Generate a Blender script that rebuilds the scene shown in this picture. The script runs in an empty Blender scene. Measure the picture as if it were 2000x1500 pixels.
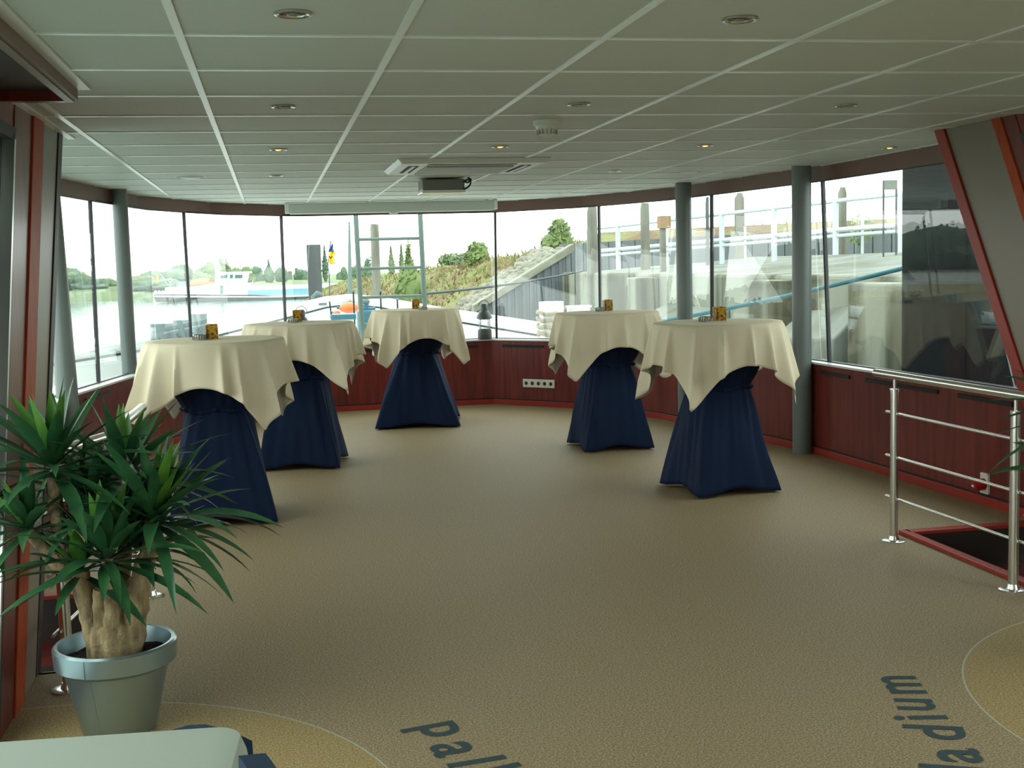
import bpy, bmesh, math, random
from mathutils import Vector, Matrix, noise
R = math.radians
C = bpy.context.scene.collection
SC = bpy.context.scene

# ------------------------------------------------------------------ camera
EYE = 1.528
F, YAW, PITCH, ROLL = 2380.0, 0.1925, -0.0990, -0.0269
cy_, sy_, cp_, sp_ = math.cos(YAW), math.sin(YAW), math.cos(PITCH), math.sin(PITCH)
FW = Vector((sy_*cp_, cy_*cp_, sp_)); R0 = Vector((cy_, -sy_, 0)); U0 = R0.cross(FW)
RT = R0*math.cos(ROLL) + U0*math.sin(ROLL); UP = -R0*math.sin(ROLL) + U0*math.cos(ROLL)
cam = bpy.data.cameras.new('camera'); cam.sensor_width = 36; cam.lens = F/2000*36; cam.clip_end = 2000; cam.clip_start = 0.02
co = bpy.data.objects.new('camera', cam); C.objects.link(co)
co.matrix_world = Matrix(((RT.x, UP.x, -FW.x, 0), (RT.y, UP.y, -FW.y, 0), (RT.z, UP.z, -FW.z, EYE), (0, 0, 0, 1)))
SC.camera = co

# ------------------------------------------------------------------ light
w = bpy.data.worlds.new('overcast'); SC.world = w; w.use_nodes = True
nt = w.node_tree; bg = nt.nodes['Background']
tc = nt.nodes.new('ShaderNodeTexCoord'); sx = nt.nodes.new('ShaderNodeSeparateXYZ'); cr = nt.nodes.new('ShaderNodeValToRGB')
nt.links.new(tc.outputs['Generated'], sx.inputs[0]); nt.links.new(sx.outputs['Z'], cr.inputs[0]); nt.links.new(cr.outputs[0], bg.inputs[0])
cr.color_ramp.elements[0].position = 0.0; cr.color_ramp.elements[0].color = (0.93, 1.0, 0.965, 1)
cr.color_ramp.elements[1].position = 0.8; cr.color_ramp.elements[1].color = (0.87, 1.0, 0.97, 1)
bg.inputs[1].default_value = 3.4
vs = SC.view_settings
vs.view_transform = 'Standard'; vs.look = 'None'; vs.gamma = 1; vs.use_curve_mapping = False
vs.exposure = 0.27
SC.cycles.max_bounces = 10; SC.cycles.diffuse_bounces = 6; SC.cycles.transparent_max_bounces = 16
SC.cycles.sample_clamp_indirect = 8

# ------------------------------------------------------------------ geometry of the photograph
def ray(x, y): return RT*((x-1000)/F) - UP*((y-750)/F) + FW
E0 = Vector((0, 0, EYE))
def onz(x, y, z): d = ray(x, y); return E0 + d*((z-EYE)/d.z)
def ony(x, y, Y): d = ray(x, y); return E0 + d*(Y/d.y)
def onx(x, y, X): d = ray(x, y); return E0 + d*(X/d.x)
def pj(p):
    q = Vector(p)-E0; z = q.dot(FW)
    return 1000+F*q.dot(RT)/z, 750-F*q.dot(UP)/z

# ------------------------------------------------------------------ helpers
class MB:
    def __init__(s): s.v = []; s.f = []
    def add(s, vs_, fs): n = len(s.v); s.v += [Vector(p) for p in vs_]; s.f += [tuple(i+n for i in f) for f in fs]; return s
    def hexa(s, p): return s.add(p, [(3,2,1,0),(4,5,6,7),(0,1,5,4),(1,2,6,5),(2,3,7,6),(3,0,4,7)])
    def box(s, x0, x1, y0, y1, z0, z1):
        return s.hexa([(x0,y0,z0),(x1,y0,z0),(x1,y1,z0),(x0,y1,z0),(x0,y0,z1),(x1,y0,z1),(x1,y1,z1),(x0,y1,z1)])
    def obox(s, c, sx, sy, sz, rz=0, M=None):
        M = M or Matrix.Rotation(rz, 3, 'Z'); c = Vector(c)
        return s.hexa([c+M@Vector((a*sx/2, b*sy/2, k*sz/2)) for k in (-1,1) for a,b in ((-1,-1),(1,-1),(1,1),(-1,1))])
    def slab(s, pts, ext):
        n = len(pts); e = Vector(ext); a = [Vector(p) for p in pts]
        return s.add(a+[p+e for p in a], [tuple(range(n-1,-1,-1)), tuple(range(n,2*n))]+[(i,(i+1)%n,n+(i+1)%n,n+i) for i in range(n)])
    def prism(s, poly, z0, z1): return s.slab([(x,y,z0) for x,y in poly], (0,0,z1-z0))
    def tube(s, pts, r, n=10, cap=True):
        pts = [Vector(p) for p in pts]; m = len(pts); rr = r if isinstance(r, (list, tuple)) else [r]*m
        b = len(s.v); prev = None
        for i, p in enumerate(pts):
            t = (pts[min(i+1,m-1)]-pts[max(i-1,0)]).normalized()
            if prev is None: a = t.orthogonal().normalized()
            else: a = (prev - t*prev.dot(t)).normalized()
            prev = a; c = t.cross(a)
            for k in range(n):
                q = 2*math.pi*k/n; s.v.append(p+(a*math.cos(q)+c*math.sin(q))*rr[i])
        for i in range(m-1):
            for k in range(n):
                k2 = (k+1)%n; s.f.append((b+i*n+k, b+i*n+k2, b+(i+1)*n+k2, b+(i+1)*n+k))
        if cap: s.f.append(tuple(b+k for k in range(n-1,-1,-1))); s.f.append(tuple(b+(m-1)*n+k for k in range(n)))
        return s
    def lathe(s, prof, c=(0,0,0), n=32, cap=False):
        b = len(s.v); c = Vector(c); m = len(prof)
        for r, z in prof:
            for k in range(n): q = 2*math.pi*k/n; s.v.append(c+Vector((r*math.cos(q), r*math.sin(q), z)))
        for i in range(m-1):
            for k in range(n): k2 = (k+1)%n; s.f.append((b+i*n+k, b+i*n+k2, b+(i+1)*n+k2, b+(i+1)*n+k))
        if cap: s.f.append(tuple(b+k for k in range(n-1,-1,-1))); s.f.append(tuple(b+(m-1)*n+k for k in range(n)))
        return s
    def ball(s, c, rx, ry, rz, n=14, m=9):
        return s.lathe([(1,0)], n=3) if 0 else s._ball(c, rx, ry, rz, n, m)
    def _ball(s, c, rx, ry, rz, n, m):
        b = len(s.v); c = Vector(c)
        s.v.append(c+Vector((0,0,-rz)))
        for i in range(1, m):
            a = math.pi*i/m
            for k in range(n): q = 2*math.pi*k/n; s.v.append(c+Vector((rx*math.sin(a)*math.cos(q), ry*math.sin(a)*math.sin(q), -rz*math.cos(a))))
        s.v.append(c+Vector((0,0,rz))); t = len(s.v)-1
        for k in range(n):
            k2 = (k+1)%n; s.f.append((b, b+1+k2, b+1+k)); s.f.append((t, b+1+(m-2)*n+k, b+1+(m-2)*n+k2))
            for i in range(m-2): s.f.append((b+1+i*n+k, b+1+i*n+k2, b+1+(i+1)*n+k2, b+1+(i+1)*n+k))
        return s
    def build(s, name, mat, parent=None, smooth=0, bevel=0, solid=0, sub=0):
        o0 = wl(parent); me = bpy.data.meshes.new(name)
        me.from_pydata([p-o0 for p in s.v], [], s.f); me.update()
        bm = bmesh.new(); bm.from_mesh(me); bmesh.ops.recalc_face_normals(bm, faces=bm.faces); bm.to_mesh(me); bm.free()
        if smooth: me.shade_smooth(); me.set_sharp_from_angle(angle=R(smooth))
        me.materials.append(mat)
        o = bpy.data.objects.new(name, me); C.objects.link(o)
        if parent: o.parent = parent
        if bevel:
            md = o.modifiers.new('bevel', 'BEVEL'); md.width = bevel; md.segments = 2; md.limit_method = 'ANGLE'; md.angle_limit = R(40)
        if solid: md = o.modifiers.new('thickness', 'SOLIDIFY'); md.thickness = solid; md.offset = 0
        if sub: md = o.modifiers.new('smooth', 'SUBSURF'); md.levels = sub; md.render_levels = sub
        return o
def wl(o):
    p = Vector((0,0,0))
    while o: p = p+o.location; o = o.parent
    return p
def tag(o, label, cat, group=None, kind=None):
    o['label'] = label; o['category'] = cat
    if group: o['group'] = group
    if kind: o['kind'] = kind
    return o
def thing(name, loc, label, cat, group=None, kind=None):
    o = bpy.data.objects.new(name, None); C.objects.link(o); o.location = loc; o.empty_display_size = .1
    return tag(o, label, cat, group, kind)
def struct(o, label, cat): return tag(o, label, cat, kind='structure')
def dup(root, loc, label, group=None):
    r = root.copy(); C.objects.link(r); r.location = loc; r['label'] = label
    if group: r['group'] = group
    for ch in root.children:
        c = ch.copy(); C.objects.link(c); c.parent = r
        for g in ch.children:
            d = g.copy(); C.objects.link(d); d.parent = c
    return r

# ------------------------------------------------------------------ materials
def mat(name, col, rough=.5, metal=0, spec=.5, noise_=None, bump=None, coat=0, emit=None, trans=0):
    m = bpy.data.materials.new(name); m.use_nodes = True; N = m.node_tree; b = N.nodes['Principled BSDF']
    b.inputs['Base Color'].default_value = (*col, 1); b.inputs['Roughness'].default_value = rough; b.inputs['Metallic'].default_value = metal
    b.inputs['Specular IOR Level'].default_value = spec; b.inputs['Coat Weight'].default_value = coat; b.inputs['Coat Roughness'].default_value = .12
    b.inputs['Transmission Weight'].default_value = trans
    if emit: b.inputs['Emission Color'].default_value = (*emit[0], 1); b.inputs['Emission Strength'].default_value = emit[1]
    if noise_ or bump:
        t = N.nodes.new('ShaderNodeTexCoord')
    if noise_:      # (second colour, scale xyz, detail, low, high)
        c2, sc, det, lo, hi = noise_
        mp = N.nodes.new('ShaderNodeMapping'); mp.inputs['Scale'].default_value = sc if isinstance(sc, tuple) else (sc,)*3
        nz = N.nodes.new('ShaderNodeTexNoise'); nz.inputs['Scale'].default_value = 1; nz.inputs['Detail'].default_value = det
        r = N.nodes.new('ShaderNodeValToRGB'); r.color_ramp.elements[0].position = lo; r.color_ramp.elements[1].position = hi
        r.color_ramp.elements[0].color = (*col, 1); r.color_ramp.elements[1].color = (*c2, 1)
        N.links.new(t.outputs['Object'], mp.inputs[0]); N.links.new(mp.outputs[0], nz.inputs[0]); N.links.new(nz.outputs[0], r.inputs[0]); N.links.new(r.outputs[0], b.inputs['Base Color'])
    if bump:        # (scale, strength, distance)
        nz = N.nodes.new('ShaderNodeTexNoise'); nz.inputs['Scale'].default_value = bump[0]; nz.inputs['Detail'].default_value = 3
        bp = N.nodes.new('ShaderNodeBump'); bp.inputs['Strength'].default_value = bump[1]; bp.inputs['Distance'].default_value = bump[2]
        N.links.new(t.outputs['Object'], nz.inputs[0]); N.links.new(nz.outputs[0], bp.inputs['Height']); N.links.new(bp.outputs[0], b.inputs['Normal'])
    return m
def glass_mat(name, tint, ior=1.5):
    m = bpy.data.materials.new(name); m.use_nodes = True; N = m.node_tree; N.nodes.clear()
    o = N.nodes.new('ShaderNodeOutputMaterial'); mx = N.nodes.new('ShaderNodeMixShader'); fr = N.nodes.new('ShaderNodeFresnel'); fr.inputs[0].default_value = ior
    tr = N.nodes.new('ShaderNodeBsdfTransparent'); tr.inputs[0].default_value = (*tint, 1); gl = N.nodes.new('ShaderNodeBsdfGlossy'); gl.inputs['Roughness'].default_value = 0
    ge = N.nodes.new('ShaderNodeNewGeometry'); mr = N.nodes.new('ShaderNodeMapRange'); mr.inputs[3].default_value = ior; mr.inputs[4].default_value = 1/ior   # the same reflection from either face of the pane
    N.links.new(ge.outputs['Backfacing'], mr.inputs[0]); N.links.new(mr.outputs[0], fr.inputs[0])
    N.links.new(fr.outputs[0], mx.inputs[0]); N.links.new(tr.outputs[0], mx.inputs[1]); N.links.new(gl.outputs[0], mx.inputs[2]); N.links.new(mx.outputs[0], o.inputs[0])
    return m
M = {}
M['ceiling'] = mat('ceiling_panel', (.60,.615,.56), .55, spec=.35, bump=(400, .06, .001))
M['tbar'] = mat('ceiling_grid_white', (.78,.79,.75), .28)
M['white'] = mat('white_paint', (.80,.82,.80), .35)
M['wood'] = mat('mahogany_panel', (.185,.027,.020), .36, spec=.35, noise_=((.10,.014,.012), (22,22,1.6), 4, .35, .7), coat=.08)
M['wood_edge'] = mat('red_hardwood_edge', (.46,.075,.018), .5, spec=.15, noise_=((.33,.045,.013), (30,30,2), 3, .3, .7))
M['skirt'] = mat('red_skirting', (.30,.030,.018), .4, spec=.3)
M['header'] = mat('brown_header', (.17,.085,.065), .45)
M['taupe'] = mat('taupe_laminate', (.20,.16,.125), .38)
M['dark'] = mat('dark_brown', (.022,.010,.008), .5)
M['black'] = mat('black_rubber', (.012,.014,.016), .5)
M['slot'] = mat('dark_slot', (.006,.004,.004), .7)
M['alu'] = mat('aluminium', (.72,.74,.72), .28, metal=.85)
M['sill'] = mat('sill_white', (.80,.82,.80), .3)
M['steel'] = mat('brushed_steel', (.72,.71,.67), .24, metal=1)
M['pillar'] = mat('grey_steel_paint', (.145,.172,.163), .4)
M['cloth'] = mat('cream_tablecloth', (.70,.62,.455), .85, spec=.2, bump=(600, .1, .0006))
M['cloth2'] = mat('pale_tablecloth', (.37,.405,.35), .8, spec=.2, bump=(600, .1, .0006))
M['blue'] = mat('navy_stretch_cover', (.010,.019,.050), .7, spec=.08)
M['chair_blue'] = mat('blue_upholstery', (.012,.030,.060), .8, spec=.3, bump=(500, .3, .001))
M['amber'] = mat('amber_glass', (.60,.34,.035), .15, trans=.25, noise_=((.16,.05,.008), 48, 3, .42, .62))
M['chrome'] = mat('chrome', (.62,.62,.58), .18, metal=1)
M['wax'] = mat('wax', (.85,.8,.65), .5)
M['pot'] = mat('silver_plastic', (.29,.37,.39), .30, metal=.85)
M['soil'] = mat('soil', (.018,.012,.008), .95, bump=(60, 1, .02))
M['bark'] = mat('yucca_bark', (.34,.25,.13), .85, noise_=((.11,.075,.035), (26,26,9), 5, .38, .66), bump=(45, .9, .012))
M['leaf'] = mat('yucca_leaf', (.040,.130,.042), .30, noise_=((.016,.065,.028), 9, 3, .3, .7))
M['leaf_young'] = mat('yucca_leaf_young', (.10,.24,.03), .36, noise_=((.04,.14,.025), 9, 3, .3, .7))
M['ivory'] = mat('ivory_plastic', (.70,.68,.58), .4)
M['red_plastic'] = mat('red_plastic', (.42,.012,.012), .35)
M['ac'] = mat('ac_white', (.74,.75,.70), .4)
M['grille'] = mat('grille_grey', (.42,.42,.39), .55)
M['proj'] = mat('projector_grey', (.20,.20,.19), .4)
M['proj_white'] = mat('projector_white', (.9,.92,.9), .12, spec=1.0)
M['screen'] = mat('screen_case', (.62,.66,.62), .4)
M['bulb'] = mat('warm_bulb', (.9,.6,.3), .4, emit=((1,.42,.10), 3.0))
M['bulb_off'] = mat('unlit_bulb', (.25,.25,.22), .25)
M['glass'] = glass_mat('window_glass', (.975,.99,.98))
M['jar'] = glass_mat('clear_glass', (.96,.97,.97))
# outside
M['water'] = mat('river_water', (.16,.24,.22), .12, spec=.8, bump=(.9, .35, .12))
M['sheetpile'] = mat('weathered_planks', (.085,.10,.11), .8, noise_=((.16,.17,.17), (2.5,2.5,.3), 4, .35, .75))
M['concrete'] = mat('stained_concrete', (.20,.205,.155), .9, noise_=((.045,.043,.022), (1.5,1.3,.16), 5, .45, .58))
M['concrete2'] = mat('pale_concrete', (.175,.19,.165), .9, noise_=((.10,.10,.07), 1.2, 4, .4, .66))
M['grass'] = mat('dyke_grass', (.20,.205,.075), .95, noise_=((.155,.095,.045), .7, 6, .42, .6), bump=(6, 1, .2))
M['field'] = mat('bank_grass', (.17,.21,.11), .95, noise_=((.13,.17,.08), .09, 5, .4, .65))
M['stone'] = mat('riprap_stone', (.25,.24,.19), .9, noise_=((.14,.13,.095), 3, 3, .4, .7))
M['pilewood'] = mat('old_pile_wood', (.21,.205,.165), .9, noise_=((.10,.095,.075), (7,7,.7), 4, .35, .7))
M['pilegrey'] = mat('grey_pile', (.060,.066,.068), .7, noise_=((.095,.10,.10), (4,4,.5), 3, .4, .7))
M['piledark'] = mat('black_steel_pile', (.010,.012,.013), .8, spec=.05)
M['tree_dark'] = mat('tree_dark', (.125,.185,.115), .9, noise_=((.07,.125,.075), .6, 4, .35, .65))
M['tree_light'] = mat('tree_light', (.19,.245,.125), .9, noise_=((.115,.165,.08), .6, 4, .35, .65))
M['weeds'] = mat('weeds', (.215,.25,.075), .85, noise_=((.17,.12,.05), .5, 4, .4, .6))
M['bush'] = mat('bush_green', (.165,.225,.065), .8, noise_=((.105,.15,.05), 2, 4, .35, .65))
M['boatwhite'] = mat('boat_white', (.78,.82,.80), .4)
M['boatblack'] = mat('boat_dark_hull', (.022,.03,.028), .6, spec=.15)
M['boatblue'] = mat('boat_light_blue', (.16,.32,.40), .5)
M['boatglass'] = mat('boat_window', (.06,.13,.12), .1)
M['deckwhite'] = mat('deck_white', (.80,.83,.81), .5)
M['bollard'] = mat('bollard_grey', (.115,.155,.16), .55, spec=.2)
M['rail_paint'] = mat('rail_pale_blue', (.50,.58,.58), .4)
M['ladder'] = mat('ladder_green_grey', (.105,.145,.125), .45, spec=.3)
M['deckblue'] = mat('deck_machinery_blue', (.030,.115,.150), .45)
M['orange'] = mat('orange_buoy', (.80,.14,.035), .45)
M['tan'] = mat('tan_tarp', (.27,.16,.085), .8)
M['rope'] = mat('rope', (.30,.25,.16), .9, bump=(90, 1, .01))
M['blue_rope'] = mat('blue_rope', (.03,.13,.165), .8)
M['cable'] = mat('dark_cable', (.06,.07,.07), .7)
M['flag_blue'] = mat('flag_blue', (.03,.10,.25), .8)
M['flag_yellow'] = mat('flag_yellow', (.75,.48,.02), .8)
M['flag_red'] = mat('flag_red', (.6,.08,.05), .8)
M['flag_white'] = mat('flag_white', (.8,.8,.78), .8)
M['lantern'] = mat('lantern_grey', (.085,.095,.09), .4, metal=.3)
M['hedge'] = mat('hedge_dark', (.045,.075,.04), .9, noise_=((.02,.04,.02), .5, 4, .4, .6))
M['asphalt'] = mat('road', (.22,.22,.21), .9)
M['letter'] = mat('carpet_letter_blue', (.018,.040,.050), .95, noise_=((.045,.075,.07), 260, 3, .35, .75))

def carpet():
    m = bpy.data.materials.new('speckled_carpet'); m.use_nodes = True; N = m.node_tree; b = N.nodes['Principled BSDF']; L = N.links.new
    b.inputs['Roughness'].default_value = .6; b.inputs['Specular IOR Level'].default_value = .30
    t = N.nodes.new('ShaderNodeTexCoord')
    nz = N.nodes.new('ShaderNodeTexNoise'); nz.inputs['Scale'].default_value = 140; nz.inputs['Detail'].default_value = 4; nz.inputs['Roughness'].default_value = .75; L(t.outputs['Object'], nz.inputs[0])
    def ramp(a, c, e):
        r = N.nodes.new('ShaderNodeValToRGB'); r.color_ramp.elements[0].position = .34; r.color_ramp.elements[1].position = .68
        r.color_ramp.elements[0].color = (*a, 1); r.color_ramp.elements[1].color = (*e, 1); k = r.color_ramp.elements.new(.5); k.color = (*c, 1)
        L(nz.outputs[0], r.inputs[0]); return r
    ra = ramp((.115,.078,.038), (.295,.215,.116), (.56,.45,.29)); rb = ramp((.13,.085,.03), (.345,.24,.098), (.60,.45,.22))
    def dist(cx, cy):
        sub = N.nodes.new('ShaderNodeVectorMath'); sub.operation = 'DISTANCE'; sub.inputs[1].default_value = (cx, cy, 0); L(t.outputs['Object'], sub.inputs[0]); return sub.outputs['Value']
    mn = N.nodes.new('ShaderNodeMath'); mn.operation = 'MINIMUM'; L(dist(3.40, 3.33), mn.inputs[0]); L(dist(-.83, 3.30), mn.inputs[1])
    inside = N.nodes.new('ShaderNodeMath'); inside.operation = 'LESS_THAN'; inside.inputs[1].default_value = 1.155; L(mn.outputs[0], inside.inputs[0])
    cmp_ = N.nodes.new('ShaderNodeMath'); cmp_.operation = 'COMPARE'; cmp_.inputs[1].default_value = 1.155; cmp_.inputs[2].default_value = .003; L(mn.outputs[0], cmp_.inputs[0])
    mx = N.nodes.new('ShaderNodeMix'); mx.data_type = 'RGBA'; L(inside.outputs[0], mx.inputs[0]); L(ra.outputs[0], mx.inputs[6]); L(rb.outputs[0], mx.inputs[7])
    m2 = N.nodes.new('ShaderNodeMix'); m2.data_type = 'RGBA'; L(cmp_.outputs[0], m2.inputs[0]); L(mx.outputs[2], m2.inputs[6]); m2.inputs[7].default_value = (.42,.44,.36,1)
    L(m2.outputs[2], b.inputs['Base Color'])
    bp = N.nodes.new('ShaderNodeBump'); bp.inputs['Strength'].default_value = .55; bp.inputs['Distance'].default_value = .004; L(nz.outputs[0], bp.inputs['Height']); L(bp.outputs[0], b.inputs['Normal'])
    return m
M['carpet'] = carpet()

# ------------------------------------------------------------------ room shell
CE = 2.2017; XC = 1.34; TX, TY, TP = -.2227, 3.6633, .625
Fr = [(4.17,4.2),(4.165,6.4),(4.065,8.7),(3.62,11.1),(3.05,12.3),(2.33,13.03)]
Tr = [(4.265,4.2),(4.26,6.4),(4.16,8.75),(3.80,11.2),(3.24,12.5),(2.42,13.30)]
mir = lambda p: (2*XC-p[0], p[1])
FP = [mir(p) for p in Fr]+Fr[::-1]; TPOL = [mir(p) for p in Tr]+Tr[::-1]      # from aft left round the bow to aft right
def out(p, q, d):
    v = Vector((q[0]-p[0], q[1]-p[1])).normalized()*d; return (p[0]+v.x, p[1]+v.y)
SO = [out(p, q, .085) for p, q in zip(FP, TPOL)]
def lerp_poly(poly, s):
    i = min(int(s), len(poly)-2); t = s-i; return (poly[i][0]*(1-t)+poly[i+1][0]*t, poly[i][1]*(1-t)+poly[i+1][1]*t)
def find(poly, z, x):
    best = None
    for k in range(0, 2201):
        s = k*.005
        p = lerp_poly(poly, s)
        if p[1] < 4.6: continue
        e = abs(pj((p[0], p[1], z))[0]-x)
        if best is None or e < best[0]: best = (e, s)
    return best[1]
fl = MB()
fl.prism([(-1.0,-5.2),(3.75,-5.2),(3.75,4.85),(-1.0,4.85)], -.06, 0)
fl.prism([(-.68,4.85),(3.33,4.85),(3.33,5.98),(-.68,5.98)], -.06, 0)
fl.prism([(3.33,5.98),(4.2,5.98)]+[p for p in Fr[1:]]+[mir(p) for p in Fr[:0:-1]]+[(2*XC-4.2,5.98),(-.68,5.98)], -.06, 0)
floor = struct(fl.build('floor', M['carpet']), 'speckled brown carpet floor with two lighter circles and blue lettering', 'floor')
ceil_poly = [(-.95,-5.2),(3.70,-5.2),(3.70,4.2)]+Tr+[mir(p) for p in Tr[::-1]]+[(-.95,4.2)]
struct(MB().prism(ceil_poly, CE, CE+.05).build('ceiling', M['ceiling']), 'flat suspended ceiling of pale square panels', 'ceiling')
def xrange_at(Y, poly=TPOL):
    if Y < 4.25: return (-.90, 3.66)
    xs = []
    for a, b in zip(poly[:-1], poly[1:]):
        if (a[1]-Y)*(b[1]-Y) <= 0 and a[1] != b[1]: t = (Y-a[1])/(b[1]-a[1]); xs.append(a[0]+t*(b[0]-a[0]))
    return (min(xs)+.02, max(xs)-.02) if len(xs) > 1 else None
def yend(X):
    ys = [a[1]+(X-a[0])/(b[0]-a[0])*(b[1]-a[1]) for a, b in zip(TPOL[:-1], TPOL[1:]) if a[0] != b[0] and (a[0]-X)*(b[0]-X) <= 0]
    return max(ys)-.02
tb = MB()
for k in range(-2, 8):
    X = TX+k*TP; y0 = -5.1 if -.85 < X < 3.6 else 6.4
    if X < 4.3 and X > -1.7: tb.box(X-.012, X+.012, y0, yend(X), CE-.005, CE+.01)
for k in range(-14, 16):
    Y = TY+k*TP; xr = xrange_at(Y)
    if xr:
        xs = [xr[0]]+[TX+j*TP for j in range(-2, 8) if xr[0]+.02 < TX+j*TP < xr[1]-.02]+[xr[1]]
        for a, b in zip(xs[:-1], xs[1:]): tb.box(a+(.012 if a != xs[0] else 0), b-(.012 if b != xs[-1] else 0), Y-.012, Y+.012, CE-.0045, CE+.01)
struct(tb.build('trim_1', M['tbar']), 'white grid bars between the ceiling panels', 'ceiling grid')

def band(poly, z0, z1, t=.03, i0=0, i1=None, poly2=None):
    """a board of thickness t outward along part of the wall line"""
    m = MB(); i1 = i1 or len(poly)-1; p2 = poly2 or poly
    nrm = []
    for i in range(len(poly)):
        a = Vector(poly[max(i-1,0)]); b = Vector(poly[min(i+1,len(poly)-1)]); d = (b-a).normalized(); nrm.append(Vector((-d.y, d.x)))
    q = lambda P, i, z, o: (P[i][0]+nrm[i].x*o, P[i][1]+nrm[i].y*o, z)
    for i in range(i0, i1):
        m.hexa([q(poly,i,z0,0), q(poly,i+1,z0,0), q(poly,i+1,z0,t), q(poly,i,z0,t), q(p2,i,z1,0), q(p2,i+1,z1,0), q(p2,i+1,z1,t), q(p2,i,z1,t)])
    return m
sides = (('left', 0, 4), ('front', 4, 7), ('right', 7, 11))
FIN = [out(p, (XC, 7.0), -.0) for p in FP]
walls = {}
for nm, a, b in sides:
    m = band(FP, -.0, .69, .04, a, b)
    walls[nm] = struct(m.build('wall_'+nm, M['wood']), {'left': 'dark mahogany panel wall below the river windows', 'front': 'mahogany panel wall below the bow windows', 'right': 'mahogany panel wall behind the steel railing'}[nm], 'wall')
    IN = [out(p, (XC, 7.0), .012) for p in FP]
    struct(band(IN, 0, .056, .012, a, b).build('baseboard_'+nm, M['skirt'], bevel=.003), 'bright red skirting board of the %s wall' % nm, 'skirting')
    CAP = [out(p, (XC, 7.0), .006) for p in FP]
    band(CAP, .655, .694, .02, a, b).build('cap_rail', M['wood'], walls[nm])
    band([out(p, (XC, 7.0), .003) for p in FP], .057, .068, .006, a, b).build('shadow_gap', M['slot'], walls[nm])
# vent slots under the sill
def slot(side, s0, s1):
    a, b = lerp_poly(FP, s0), lerp_poly(FP, s1); d = Vector((b[0]-a[0], b[1]-a[1])).normalized(); n = Vector((d.y, -d.x))*.0105
    m = MB().slab([(a[0]+n.x, a[1]+n.y, .625), (b[0]+n.x, b[1]+n.y, .625), (b[0]+n.x, b[1]+n.y, .652), (a[0]+n.x, a[1]+n.y, .652)], (-n.x*.8, -n.y*.8, 0))
    m.build('vent_slot', M['slot'], walls[side])
sx_ = lambda x: find(FP, .64, x)
for a, b in ((165, 213), ): slot('left', sx_(a), sx_(b))
for a, b in ((704, 792), (893, 935), (982, 1062)): slot('front', sx_(a), sx_(b))
for a, b in ((1605, 1660), (1692, 1834), (1874, 1980)): slot('right', sx_(a), sx_(b))
m = MB().slab([ (SO[i][0], SO[i][1], .70) for i in range(12)]+[(out(FP[i], (XC,7.0), .015)[0], out(FP[i], (XC,7.0), .015)[1], .70) for i in range(11, -1, -1)], (0, 0, .018))
m = MB()
for i in range(11):
    a, b = SO[i], SO[i+1]; c, d = out(FP[i+1], (XC,7), .018), out(FP[i], (XC,7), .018)
    m.prism([a, b, c, d], .695, .712)
struct(m.build('trim_2', M['sill'], bevel=.003), 'white window sill ledge running round the bow', 'window sill')
TIN = [out(p, (XC, 7.0), .02) for p in TPOL]
struct(band(TIN, 2.088, CE, .03).build('trim_3', M['header']), 'brown header board above the windows', 'header board')
# leaning windows
mull = [(119, 88), (192, 175), (375, 358), (559, 549), (970, 967), (1173, 1170), (1391, 1390), (1621, 1607), (2060, 1935)]
ZB, ZT = .712, 2.09
wparam = [(find(SO, ZB, b), find(TPOL, ZT, t)) for b, t in mull]
ends = [(0.05, 0.05)]+wparam+[(10.95, 10.95)]
for i in range(len(ends)-1):
    (b0, t0), (b1, t1) = ends[i], ends[i+1]
    n = 12; bot = []; top = []
    cuts = sorted(set([0., 1.]+[(k-b0)/(b1-b0) for k in range(1, 11) if b0 < k < b1]))
    for t in cuts: p = lerp_poly(SO, b0+(b1-b0)*t); q = lerp_poly(TPOL, t0+(t1-t0)*t); bot.append(Vector((*p, ZB))); top.append(Vector((*q, ZT)))
    fm = MB()
    for P, Q in ((bot[-1], top[-1]),):
        d = (bot[-1]-bot[0]); d.z = 0; d.normalize(); nn = Vector((-d.y, d.x, 0))
        wd = .021
        fm.hexa([P-d*wd/2-nn*.014, P+d*wd/2-nn*.014, P+d*wd/2+nn*.012, P-d*wd/2+nn*.012, Q-d*wd/2-nn*.014, Q+d*wd/2-nn*.014, Q+d*wd/2+nn*.012, Q-d*wd/2+nn*.012])
    for seq in (bot, top):
        for P, Q in zip(seq[:-1], seq[1:]):
            d = (Q-P).normalized(); nn = Vector((-d.y, d.x, 0)).normalized()*.012; uz = Vector((0, 0, .008))
            fm.hexa([P-nn-uz, Q-nn-uz, Q+nn-uz, P+nn-uz, P-nn+uz, Q-nn+uz, Q+nn+uz, P+nn+uz])
    wo = struct(fm.build('window_%d' % (i+1), M['black']), ['tall leaning window aft of the slanted left post', 'narrow leaning window pane beside the left grey pillar', 'leaning window with three grey bollards outside', 'leaning window framing the passing barge', 'wide bow window in front of the ladder frame', 'bow window showing the dark plank wall outside', 'leaning window showing the stained concrete quay', 'leaning window between the two right grey pillars', 'large leaning window with the black steel pile outside', 'leaning window hidden behind the slanted right post'][i], 'window')
    g = MB()
    for k in range(len(cuts)-1):
        P, Q, S, T = bot[k], bot[k+1], top[k+1], top[k]; d = (Q-P); nn = Vector((-d.y, d.x, 0)).normalized()*.005
        g.hexa([P-nn, Q-nn, Q+nn, P+nn, T-nn, S-nn, S+nn, T+nn])
    g.build('pane', M['glass'], wo)

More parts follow.
